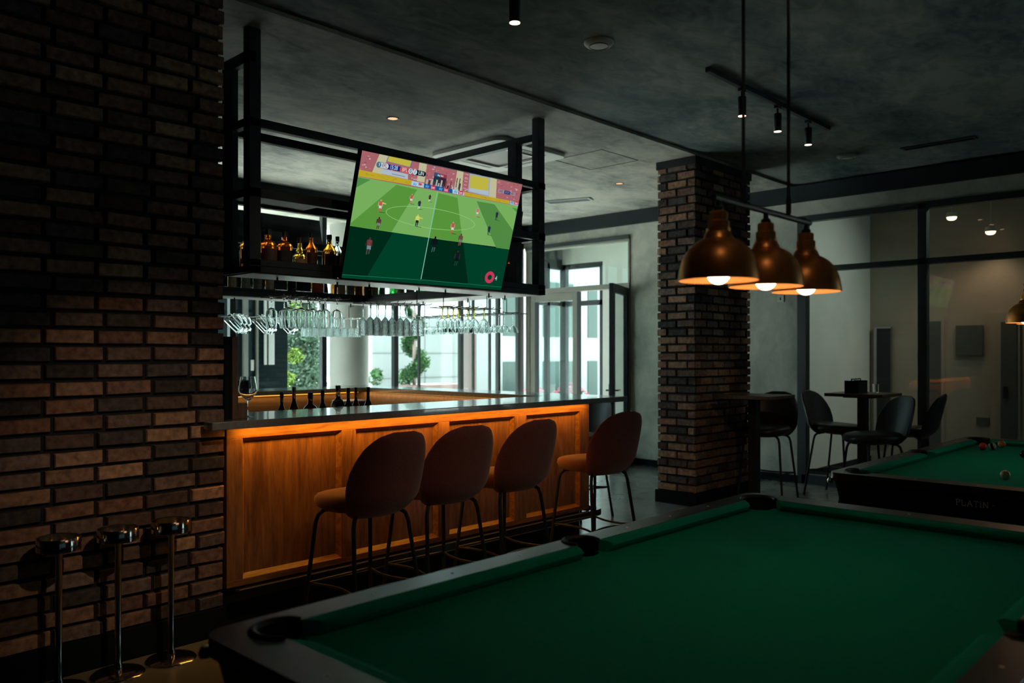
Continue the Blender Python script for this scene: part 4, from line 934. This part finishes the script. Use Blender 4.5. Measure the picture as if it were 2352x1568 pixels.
def rack_frame(label, p0, p1, z, n, depth, hooks, zt=1.985, along='x'):
    t = thing('glass_hanger', label, 'glass hanger', group='wire glass hangers under the rack')
    def V(a, c, zz): return (a, c, zz) if along == 'x' else (c, a, zz)
    y0 = p0[1]
    b = MB()
    for i in range(n+1):
        a = p0[0]+(p1-p0[0])*i/n
        b.tube([V(a, y0-depth/2-.02, z+.008), V(a, y0-depth/2, z), V(a, y0+depth/2, z)], .0028, 6)
    b.tube([V(p0[0]-.02, y0, z+.004), V(p1+.02, y0, z+.004)], .0035, 6); b.tube([V(p0[0], y0+depth/2, z), V(p1, y0+depth/2, z)], .0028, 6)
    b.build('wire_rails', M_STEEL, t)
    for h in hooks:
        b = MB(); b.tube([V(h-.02, y0, z+.004), V(h-.02, y0, zt-.022), V(h+.035, y0, zt-.022)], .0035, 6); b.tube([V(h, y0, zt-.035), V(h, y0, zt)], .006, 6); b.build('hook', M_BLACK, t)
    return t
def hang(src, pts, zf, label, group, jit=.0):
    for i, (x, y) in enumerate(pts):
        if i == 0: src.location = (x, y, zf); src.rotation_euler = (PI, 0, 0); src['label'] = label; src['group'] = group
        else: dup(src, (x, y, zf+random.uniform(-jit, jit)), rot=(PI+random.uniform(-.03, .03), random.uniform(-.03, .03), random.uniform(0, 6)), label=label, group=group)
rack_frame('wire hanger of wine glasses at the left of front shelf', (2.70, 4.65), 3.19, 1.862, 6, .26, (2.74, 3.19))
g = stemware('hanging_wine_glass', '', 'wine glass', .034, (.004, .07), [(.018, .076), (.033, .092), (.038, .115), (.038, .150), (.034, .200)])
hang(g, [(2.79, 4.60), (2.88, 4.60), (2.97, 4.60), (3.06, 4.60), (3.155, 4.60), (2.745, 4.73), (2.835, 4.73), (2.925, 4.73), (3.015, 4.73), (3.105, 4.73)], 1.868, 'tall wine glass hanging upside down in the left front hanger', 'wine glasses in the left front hanger')
rack_frame('wire hanger of cut glasses below the middle of the television', (3.41, 4.65), 3.90, 1.858, 8, .26, (3.455, 3.905))
g = stemware('hanging_cut_glass', '', 'cut glass', .030, (.003, .105), [(.010, .110), (.026, .132), (.0275, .150), (.0285, .232)], m=M_CUT)
hang(g, [(3.425+.066*i, 4.60+(.012 if i % 2 else 0)) for i in range(8)] + [(3.455+.066*i, 4.72) for i in range(7)], 1.863, 'tall cut crystal glass hanging in the middle front hanger', 'cut crystal glasses in the middle front hanger')
rack_frame('wire hanger of yellow-stemmed glasses below the right end of television', (4.12, 4.65), 4.62, 1.856, 6, .26, (4.165, 4.63))
g = stemware('hanging_yellow_stem_glass', '', 'wine glass', .034, (.005, .085), [(.016, .090), (.036, .112), (.046, .140), (.045, .165), (.040, .195)], ms=M_YSTEM)
hang(g, [(4.135, 4.59), (4.245, 4.59), (4.41, 4.59), (4.52, 4.59), (4.20, 4.72), (4.31, 4.72), (4.47, 4.72)], 1.862, 'round glass with yellow stem hanging in the right front hanger', 'yellow-stemmed glasses in the right front hanger')
rack_frame('wire hanger of cocktail glasses under the side shelf', (4.62, 4.92), 5.95, 1.838, 12, .28, (4.75, 5.2, 5.8), along='y')
g = stemware('hanging_cocktail_glass', '', 'cocktail glass', .034, (.003, .10), [(.012, .104), (.034, .122), (.048, .150), (.050, .165)])
hang(g, [(4.86, 4.70+.118*i) for i in range(11)] + [(4.98, 4.72+.16*i) for i in range(8)], 1.845, 'small cocktail glass hanging in the row under the side shelf', 'cocktail glasses under the side shelf', .002)
rack_frame('wire hanger of small ribbed goblets under the back shelf', (4.12, 6.57), 4.74, 1.842, 7, .26, (4.20, 4.66))
g = stemware('hanging_goblet', '', 'goblet', .030, (.005, .095), [(.016, .098), (.031, .112), (.033, .130), (.034, .185)], m=M_RIB, ribs=9, ramp=.07, seg=36)
hang(g, [(4.16+.078*i, 6.52) for i in range(8)] + [(4.20+.085*i, 6.64) for i in range(6)], 1.848, 'small frosted ribbed goblet hanging under the back shelf', 'ribbed goblets under the back shelf')
# beer mugs hung by their handles from hooks under the back shelf
t = rack_frame('wire hook rail of beer mugs under the back shelf', (3.40, 6.57), 4.06, 1.822, 6, .26, (3.46, 4.0))
mug = thing('beer_mug', '', 'beer mug')
MB().lathe([(.036, 0), (.038, .004), (.042, .16), (.0385, .16), (.034, .014), (.0005, .012)], 24, close=False, ribs=8, ramp=.02).build('glass_body', M_GLASS, mug, smooth=60)
MB().tube([(.038, 0, .135), (.065, 0, .138), (.080, 0, .115), (.080, 0, .065), (.064, 0, .035), (.037, 0, .034)], .0065, 10).build('handle', M_GLASS, mug, smooth=60)
for i, (x, y) in enumerate([(3.47, 6.49), (3.55, 6.57), (3.63, 6.65), (3.73, 6.49), (3.80, 6.57), (3.88, 6.65), (3.97, 6.49), (4.05, 6.57)]):
    gi = (i//3); lab = ('beer mug hung askew in the leftmost cluster under back shelf', 'beer mug hung askew in the middle cluster under back shelf', 'beer mug hung askew behind the wine glasses under back shelf')[gi]
    gr = ('left cluster of beer mugs', 'middle cluster of beer mugs', 'right cluster of beer mugs')[gi]
    e = Matrix.Rotation(R(-46+3*(i % 3)), 3, 'Y').to_euler(); loc = (x, y, 1.70)
    if i == 0: mug.location = loc; mug.rotation_euler = e; mug['label'] = lab; mug['group'] = gr
    else: dup(mug, loc, rot=e, label=lab, group=gr)

# ================================================================ PENDANT LAMPS
def make_pendant(label):
    t = thing('pendant_lamp', label, 'pendant lamp')
    out = [(.1155, 0), (.1145, .012), (.111, .035), (.104, .060), (.092, .083), (.075, .102), (.058, .114), (.047, .119)]
    MB().lathe(out + [(r-.0015, z-.001) for r, z in out[::-1]], 48, close=False).build('lamp_shade', M_BRASS, t, smooth=60)
    MB().lathe([(r-.0022, z-.0016) for r, z in out] + [(.0005, .116)], 48, close=False).build('shade_lining', M_BRASSIN, t, smooth=60)
    MB().lathe([(.046, .118), (.041, .128), (.036, .140), (.0345, .141), (.0345, .150)], 24).build('collar', M_BRASS, t, smooth=40)
    b = MB(); b.lathe([(.033, .146), (.033, .170), (.030, .173)], 8); b.lathe([(.027, .172), (.027, .196), (.023, .200)], 8)
    b.build('socket', M_BRASS, t, smooth=20)
    MB().lathe([(.016, .198), (.016, .210), (.008, .216), (.008, .235)], 14).build('cap', M_BLACK, t)
    MB().lathe([(.0001, -.0125), (.012, -.0105), (.023, -.004), (.030, .005), (.033, .015), (.030, .028), (.020, .042), (.014, .06), (.014, .085)], 24).build('bulb', M_BULB, t, smooth=80)
    return t
def lamp_bar(label, xc, xs, z, rods):
    t = thing('lamp_bar', label, 'lamp bar', (xc, 1.203, z))
    MB().tube([(xs[0]-xc-.03, 0, .238), (xs[2]-xc+.03, 0, .238)], .0095, 10).build('bar', M_BLACK, t)
    for x in rods: MB().tube([(x-xc, 0, .235), (x-xc, 0, 3.475-z)], .0055, 8).build('rod', M_BLACK, t); 
    for x in rods: MB().tube([(x-xc, 0, .25), (x-xc, 0, .30)], .009, 8).build('rod_collar', M_BLACK, t)
    for x in rods: MB().lathe([(.045, -.02), (.045, 0)], 20, (x-xc, 0, 3.475-z)).build('ceiling_rose', M_BLACK, t)
LX = (2.14, 2.437, 2.735); LZ = 1.715
lamp_bar('black bar on two rods carrying the three brass lamps over the front table', 2.437, LX, LZ, (2.29, 2.60))
L1 = make_pendant('brass pendant lamp, largest and nearest of the lit trio'); L1.location = (LX[0], 1.203, LZ)
dup(L1, (LX[1], 1.203, LZ), label='middle brass pendant lamp of the lit trio over the front table')
dup(L1, (LX[2], 1.203, LZ), label='brass pendant lamp of the lit trio in front of the black partition post')
LX2 = (5.99, 6.28, 6.57)
lamp_bar('black bar carrying the lamps above the second pool table', 6.28, LX2, 1.70, (6.13, 6.43))
for x, lab in zip(LX2, ('brass lamp cut off by the right picture edge over the second table', 'middle brass lamp over the second pool table', 'farthest brass lamp over the second pool table')): dup(L1, (x, 1.203, 1.70), label=lab)

# ================================================================ CEILING FITTINGS
def track(label, x0, x1, y, heads, z=3.475, aim=None):
    t = thing('light_track', label, 'light track', (x0, y, z))
    MB().box(0, x1-x0, -.018, .018, -.034, 0).build('track', M_BLACK, t, bevel=.002)
def spot_head(label, x, y, z=3.475, energy=0.6, rot=(0, 0, 0)):
    t = thing('track_spotlight', label, 'spotlight', (x, y, z))
    b = MB(); b.box(-.03, .03, -.016, .016, -.055, -.034); b.tube([(0, 0, -.05), (0, 0, -.10)], .008, 8); b.build('adapter', M_BLACK, t)
    MB().lathe([(.028, -.235), (.030, -.233), (.030, -.10), (.027, -.095)], 24, close=False).build('housing', M_BLACK, t, smooth=50)
    MB().lathe([(.0005, -.237), (.0285, -.236), (.0285, -.228)], 24, close=False).build('lens', M_SPOTL, t)
    light('spotlight_beam', 'SPOT', (x, y, z-.24), energy, SPOT, rot, spot_size=R(70), spot_blend=.8, shadow_soft_size=.025)
track('long black ceiling track carrying three lit spotlights', 5.01, 7.05, 2.90, ())
for x, lab in ((5.50, 'lit black spotlight nearest on the ceiling track'), (6.075, 'lit black spotlight in the middle of the ceiling track'), (6.635, 'lit black spotlight at the far end of ceiling track')): spot_head(lab, x, 2.90)
track('black ceiling track running out of the top of view', .6, 3.35, 2.95, ())
spot_head('lit black spotlight cut by the top picture edge', 3.13, 2.95, energy=5)
def aimed_head(label, x, y, target, energy, cone, z=3.475, blend=1.0):
    t = thing('track_spotlight', label, 'spotlight', (x, y, z))
    b = MB(); b.box(-.03, .03, -.016, .016, -.055, -.034); b.tube([(0, 0, -.05), (0, 0, -.12)], .008, 8); b.build('adapter', M_BLACK, t)
    e = (Vector(target)-Vector((x, y, z-.12))).to_track_quat('-Z', 'Y').to_euler()
    h = MB().lathe([(.028, -.135), (.030, -.133), (.030, 0), (.027, .005), (.0005, .006)], 24, close=False).build('housing', M_BLACK, t, smooth=50, loc=(0, 0, -.12)); h.rotation_euler = e
    l_ = MB().lathe([(.0005, -.136), (.0275, -.135), (.0275, -.128)], 24, close=False).build('lens', M_SPOTL, t, loc=(0, 0, -.12)); l_.rotation_euler = e
    d = (Vector(target)-Vector((x, y, z-.12))).normalized()
    light('spotlight_beam', 'SPOT', tuple(Vector((x, y, z-.12))+d*.15), energy, SPOT, e, spot_size=R(cone), spot_blend=blend, shadow_soft_size=.03)
track('added unseen black ceiling track over the near edge of the front pool table', 1.2, 4.0, .60, ())  # track and aimed heads added out of view to brighten what they face
aimed_head('added spotlight on the near track turned towards the brick wall', 1.7, .60, (1.72, 4.15, .86), 120, 27)
aimed_head('added spotlight on the near track turned towards the bar stools', 2.6, .60, (3.4, 3.3, .85), 34, 42)
aimed_head('added spotlight on the near track turned up towards the bottle shelf', 3.0, .60, (2.82, 4.65, 2.16), 40, 15)
aimed_head('added spotlight on the near track turned towards the lit pendant lamps', 1.35, .60, (2.44, 1.21, 1.80), 6, 36)
aimed_head('added spotlight on the near track turned towards the brick pillar', 3.6, .60, (7.5, 4.2, .60), 45, 24)
def downlight(label, x, y, z=3.45, r=.042, e=1.5):
    t = thing('recessed_downlight', label, 'downlight', (x, y, z))
    MB().lathe([(r, -.003), (r+.012, -.004), (r+.013, 0), (r, 0)], 24, close=False).build('ring', M_TRIM, t); MB().lathe([(.0005, -.0015), (r, -.0015)], 24, close=False).build('lens', M_DOWNL, t)
    if e: light('downlight_beam', 'SPOT', (x, y, z-.03), e, SPOT, spot_size=R(90), spot_blend=.6, shadow_soft_size=.03)
for x, y, lab in ((4.236, 5.38, 'small lit downlight above the lit television'), (7.63, 5.55, 'small lit downlight between the rack and the brick pillar'), (7.62, 6.81, 'small lit downlight just right of the rack post'), (3.12, 6.04, 'small lit downlight between the brick wall and the rack post')): downlight(lab, x, y)
# smoke detectors / speakers: shallow round housings
for x, y, z, lab in ((4.14, 3.17, 3.475, 'round white detector on the dark ceiling above the front pool table'), (8.20, 3.19, 3.475, 'round white detector on the ceiling right of the brick pillar')):
    t = thing('smoke_detector', lab, 'detector', (x, y, z))
    MB().lathe([(.095, 0), (.095, -.008), (.085, -.02), (.05, -.028), (.0005, -.03)], 28, close=False).build('housing', M_PLASTIC, t, smooth=40); MB().lathe([(.06, -.0255), (.062, -.03), (.058, -.03)], 24, close=False).build('vent_ring', M_GREYP, t)
# ceiling cassette air conditioner
t = thing('ceiling_air_conditioner', 'square white ceiling air conditioner behind the top of the rack', 'air conditioner', (5.69, 5.58, 3.45))
def rr(h, r, n=5): return arc(h-r, h-r, r, 0, 90, n)+arc(-h+r, h-r, r, 90, 180, n)+arc(-h+r, -h+r, r, 180, 270, n)+arc(h-r, -h+r, r, 270, 360, n)
MB().prism([rr(.48, .09), rr(.30, .03)], -.035, 0).build('panel', M_PLASTIC, t, bevel=.01, weld=True)
MB().prism([rr(.30, .03), rr(.27, .03)], -.048, -.02).build('inner_rim', M_PLASTIC, t, bevel=.003, weld=True)
MB().prism([rr(.272, .03)], -.030, -.022).build('intake_grille', pm('ac_grille', (.16, .14, .13), .5), t)
b = MB()
for q in range(4):
    M = Matrix.Rotation(R(90*q), 4, 'Z'); b.box(-.26, .26, .335, .385, -.0375, -.034, M)
b.build('air_slot', M_GREYP, t)
t = thing('ceiling_vent', 'flat slotted air vent on the ceiling beside the pillar', 'vent', (8.02, 6.62, 3.45), R(-70))
MB().prism([[(-.30, -.10), (.30, -.10), (.30, .10), (-.30, .10)], [(-.27, -.07), (.27, -.07), (.27, .07), (-.27, .07)]], -.012, 0).build('frame', M_STEEL, t); MB().box(-.27, .27, -.07, .07, -.006, -.001).build('grille', M_FRAME, t)
t = thing('ceiling_slot', 'long dark slot grille on the ceiling above the second pool table', 'vent', (8.30, 2.38, 3.475), R(90))
MB().prism([[(-.32, -.06), (.32, -.06), (.32, .06), (-.32, .06)], [(-.30, -.04), (.30, -.04), (.30, .04), (-.30, .04)]], -.01, 0).build('frame', M_BLACK, t); MB().box(-.30, .30, -.04, .04, -.006, -.001).build('grille', M_BLACKM, t)
for x, y, z, lab in ((11.0, 3.0, 3.20, 'small lamp standing in for a reflection in the glass partition, upper of two'), (11.3, 2.648, 3.02, 'small lamp standing in for a reflection in the glass partition, lower of two')):
    t = thing('reflection_lamp', lab, 'stand-in lamp', (x, y, z))  # these lamps stand in for light reflections in the partition glass
    MB().tube([(0, 0, .03), (0, 0, 3.45-z)], .006, 8).build('stem', M_PLASTIC, t)
    MB().lathe([(.0005, .04), (.055, .035), (.062, .0), (.060, -.02)], 20, close=False).build('housing', M_PLASTIC, t, smooth=40); MB().lathe([(.059, -.018), (.05, -.045), (.03, -.058), (.0005, -.062)], 20, close=False).build('lens', M_SPOTL, t, smooth=60)
    light('lamp_beam', 'SPOT', (x, y, z-.08), 9, SPOT, spot_size=R(120), spot_blend=.8, shadow_soft_size=.05)
# small white plate on the concrete wall
t = thing('wall_thermostat', 'small white thermostat plate on the concrete wall below the lamps', 'thermostat', (9.22, 4.36, 2.157))
MB().box(-.014, 0, -.042, .042, -.042, .042).build('plate', M_PLASTIC, t, bevel=.004); b = MB(); b.box(-.016, -.013, -.007, .007, -.018, .010); b.box(-.016, -.013, -.004, .004, .012, .020); b.build('dial', M_BLACKM, t)

# ================================================================ CHROME FLOOR STANDS BY THE BRICK WALL
def make_stand(label):
    t = thing('floor_ashtray_stand', label, 'floor stand', group=None)
    MB().lathe([(.117, 0), (.118, .004), (.112, .010), (.06, .018), (.024, .022), (.0005, .0225)], 40, close=False).build('base', M_CHROME, t, smooth=40)
    MB().lathe([(.020, .02), (.018, .05), (.0145, .055), (.0145, .60), (.0175, .605), (.0175, .625)], 20).build('pole', M_CHROME, t, smooth=40)
    b = MB(); b.lathe([(.088, .628), (.090, .630), (.090, .685), (.0885, .687), (.086, .685), (.0855, .634), (.0005, .632)], 40, close=False); b.lathe([(.088, .628), (.03, .622), (.0005, .621)], 40, close=False); b.build('cup', M_CHROME, t, smooth=40)
    return t
st = make_stand('chrome stand with shallow cup, farthest from the bar by the brick wall'); st.location = (1.255, 3.975, 0)
dup(st, (1.512, 3.98, 0), label='middle chrome stand with shallow cup of three by the brick wall')
dup(st, (1.765, 3.985, 0), label='chrome stand with shallow cup closest to the bar panels')

# ================================================================ OUTDOORS
M_PAVE = pm('pale_paving', (.74, .74, .70), .9, noise=.08, scale=1.5)
M_FACADE = pm('white_facade', (.36, .40, .40), .8, noise=.03, scale=1)
M_DKFAC = pm('dark_facade', (.006, .012, .014), .8, spec=.02)
M_BARK = pm('pale_bark', (.26, .19, .175), .9, noise=.3, scale=6, stretch=(1, 1, .3), bump=.5)
M_LEAF = pm('light_leaves', (.13, .22, .04), .9, spec=.05, noise=.35, scale=6); M_LEAFD = pm('dark_leaves', (.035, .095, .03), .9, spec=.05, noise=.35, scale=6); M_FIR = pm('fir_green', (.12, .19, .13), .9, spec=.05, noise=.35, scale=5)
M_POT = pm('pink_pot', (.20, .13, .115), .8, noise=.1); M_PINK = pm('pink_flower', (.70, .16, .24), .7)
struct('ground', MB().box(-10, 40, 8.62, 45, -.2, -.03).box(11.75, 40, -10, 8.62, -.2, -.03).box(9.36, 11.75, 4.32, 8.62, -.2, -.03), M_PAVE, 'pale sunlit paving outside the windows', 'ground')
def building(label, x0, x1, y0, y1, h, m, joints=(), wins=()):
    t = thing('building', label, 'building', ((x0+x1)/2, y0, -.03)); c = (x0+x1)/2
    MB().box(x0-c, x1-c, 0, y1-y0, 0, h).build('facade', m, t)
    if joints:
        b = MB()
        for z in joints: b.box(x0-c, x1-c, -.012, .01, z-.015, z+.015)
        k = x0-c+1.6
        while k < x1-c: b.box(k-.012, k+.012, -.012, .01, 0, h); k += 2.4
        b.build('panel_joint', pm('panel_joint', (.22, .25, .25), .8), t)
    for a, e, z0, z1 in wins: MB().box(a-c, e-c, -.03, .02, z0, z1).build('window', M_DKFAC, t)
    return t
building('low white panelled wall seen through the windows behind the bar', 11.6, 26, 15.5, 16.2, 2.45, M_FACADE, (.95, 1.55, 2.2))
building('white building far behind the spiral tree', 5, 12, 30, 36, 3.2, M_FACADE, (), ((6.5, 7.5, .8, 2.4), (9, 10, .8, 2.4)))
building('grey-green building seen through the entrance door', 24, 25.5, 14.6, 15.4, 4.6, pm('greenish_facade', (.30, .38, .34), .7), (1.2, 2.4, 3.4))
t = building('pale building with green-grey panes seen through the lobby glazing', 13.4, 19.5, 13.2, 14.2, 4.2, M_FACADE)
m_ = pm('green_grey_pane', (.085, .12, .11), .5, spec=.1)
for a_, e_ in ((13.6, 14.2), (14.4, 14.75), (15.0, 15.6), (15.85, 16.15), (16.75, 17.15), (17.6, 18.2)):
    for z0, z1 in ((.3, 1.35), (1.95, 3.3)): MB().box(a_-16.45, e_-16.45, -.03, .02, z0, z1).build('window', m_, t)
tag(MB().box(11.28, 11.5, 11.9, 12.1, -.03, 2.05).build('gate_post', pm('brown_post', (.10, .075, .07), .8)), 'dark brown post outside between the right window mullions', 'post')
t = building('dark glazed pavilion outside the left end of windows', 4.7, 6.35, 10.5, 11.4, 3.4, M_DKFAC)
b = MB(); b.box(.12, .185, -.05, 0, 0, 3.4); b.box(.315, .345, -.04, 0, 0, 3.4); b.build('pale_post', pm('pale_post', (.10, .11, .10), .6), t)
b = MB(); b.box(.445, .485, -.02, .0, 1.38, 3.0); b.box(.515, .605, -.02, 0, 1.38, 3.0); b.box(.24, .285, -.02, 0, 1.30, 1.45); b.build('bright_pane', M_FACADE, t)
# trees and planting
def leaves(b, pts, size, n, seed):
    rnd = random.Random(seed)
    for (x, y, z, r) in pts:
        for _ in range(n):
            a, e = rnd.uniform(0, 2*PI), math.acos(rnd.uniform(-1, 1)); q = r*rnd.uniform(.6, 1.05)
            c = Vector((x+q*math.sin(e)*math.cos(a), y+q*math.sin(e)*math.sin(a), z+q*math.cos(e)))
            d1 = Vector((rnd.uniform(-1, 1), rnd.uniform(-1, 1), rnd.uniform(-.6, 1))).normalized()*size*rnd.uniform(.6, 1.3); d2 = d1.orthogonal().normalized()*size*.45
            b.add([tuple(c-d1), tuple(c+d2), tuple(c+d1), tuple(c-d2)], [(0, 1, 2, 3)])
    return b
t = thing('fir_tree', 'tall grey-green fir tree outside beside the pale trunk', 'tree', (9.0, 14.3, -.03))
MB().tube([(0, 0, 0), (0, 0, 3.6)], .07, 8).build('trunk', M_BARK, t)
b = MB(); pts = []
for i in range(26):
    z = .3+i*.14; R_ = .52*(1-i/30.0)+.05
    for k in range(7): pts.append((R_*.6*math.cos(k*.9+i*1.3), R_*.6*math.sin(k*.9+i*1.3), z, R_*.42))
leaves(b, pts, .05, 90, 2).build('foliage', M_FIR, t, smooth=0, recalc=False)
t = thing('birch_tree', 'tree with pale pinkish trunk outside left of the fir', 'tree', (6.80, 11.6, -.03))
pp = [(0.02, 0, 0), (.0, 0, .5), (.05, .0, 1.0), (.02, 0, 1.6), (.09, 0, 2.1), (.06, 0, 2.8), (.12, 0, 3.6)]
MB().tube(pp, [.095, .08, .075, .07, .06, .065, .05], 14).build('trunk', M_BARK, t, smooth=60)
leaves(MB(), [(.30, .1, 2.9, .35), (.28, -.1, 1.5, .13), (.26, 0, 2.2, .22), (.27, .1, 1.12, .12), (.3, .1, .6, .2), (.1, .2, 3.5, .6)], .05, 110, 3).build('foliage', M_LEAF, t, smooth=0, recalc=False)
t = thing('spiral_topiary', 'spiral clipped evergreen in a pink planter outside the windows', 'tree', (11.62, 14.0, -.03))
b = MB(); pts = []
for i in range(60):
    a = i*.21; z = .95+i*.027; r = .20*(1-i/95); pts.append((.20*(1-i/120)*math.cos(a+2.2), .20*math.sin(a+2.2), z, r))
leaves(b, pts, .045, 60, 5).build('foliage', M_LEAFD, t, smooth=0, recalc=False); MB().tube([(0, 0, .4), (0, 0, 2.5)], .04, 8).build('trunk', M_BARK, t)
MB().box(-.30, 1.1, -.3, .3, 0, .86).build('planter', M_POT, t, bevel=.02)
t = thing('potted_shrub', 'small round shrub outside right of the grey column', 'shrub', (10.53, 14.0, -.03))
leaves(MB(), [(0, 0, 1.02, .18), (.1, .05, 1.12, .12)], .05, 120, 6).build('foliage', M_LEAFD, t, smooth=0, recalc=False); MB().tube([(0, 0, .4), (0, 0, 1.0)], .015, 6).build('stem', M_BARK, t); MB().lathe([(.15, 0), (.20, .45)], 16).build('pot', M_POT, t)
for x, y, lab in ((13.7, 12.4, 'pink flowers outside near the window corner behind bar'), (15.2, 12.5, 'pink flowers outside seen low through the entrance door')):
    t = thing('flower_bed', lab, 'flowers', (x, y, -.03)); MB().box(-.6, .6, -.2, .2, 0, .35).build('planter', M_POT, t, bevel=.02)
    leaves(MB(), [(-.35, 0, .55, .22), (.1, 0, .62, .22), (.42, 0, .5, .2)], .05, 90, 8).build('petals', M_PINK, t, smooth=0, recalc=False); leaves(MB(), [(-.2, 0, .42, .25), (.25, 0, .42, .25)], .06, 90, 9).build('foliage', M_LEAFD, t, smooth=0, recalc=False)
t = thing('hedge', 'green hedge outside beyond the entrance lobby', 'hedge', (22.5, 11.5, -.03), R(-40))
leaves(MB(), [(-1.5+.3*i, .1*(i % 3), .45+.12*(i % 2), .35) for i in range(11)], .08, 160, 10).build('foliage', M_LEAF, t, smooth=0, recalc=False)

for o in list(bpy.data.objects):
    if o.type in ('LIGHT', 'CAMERA'): o['kind'] = 'helper'
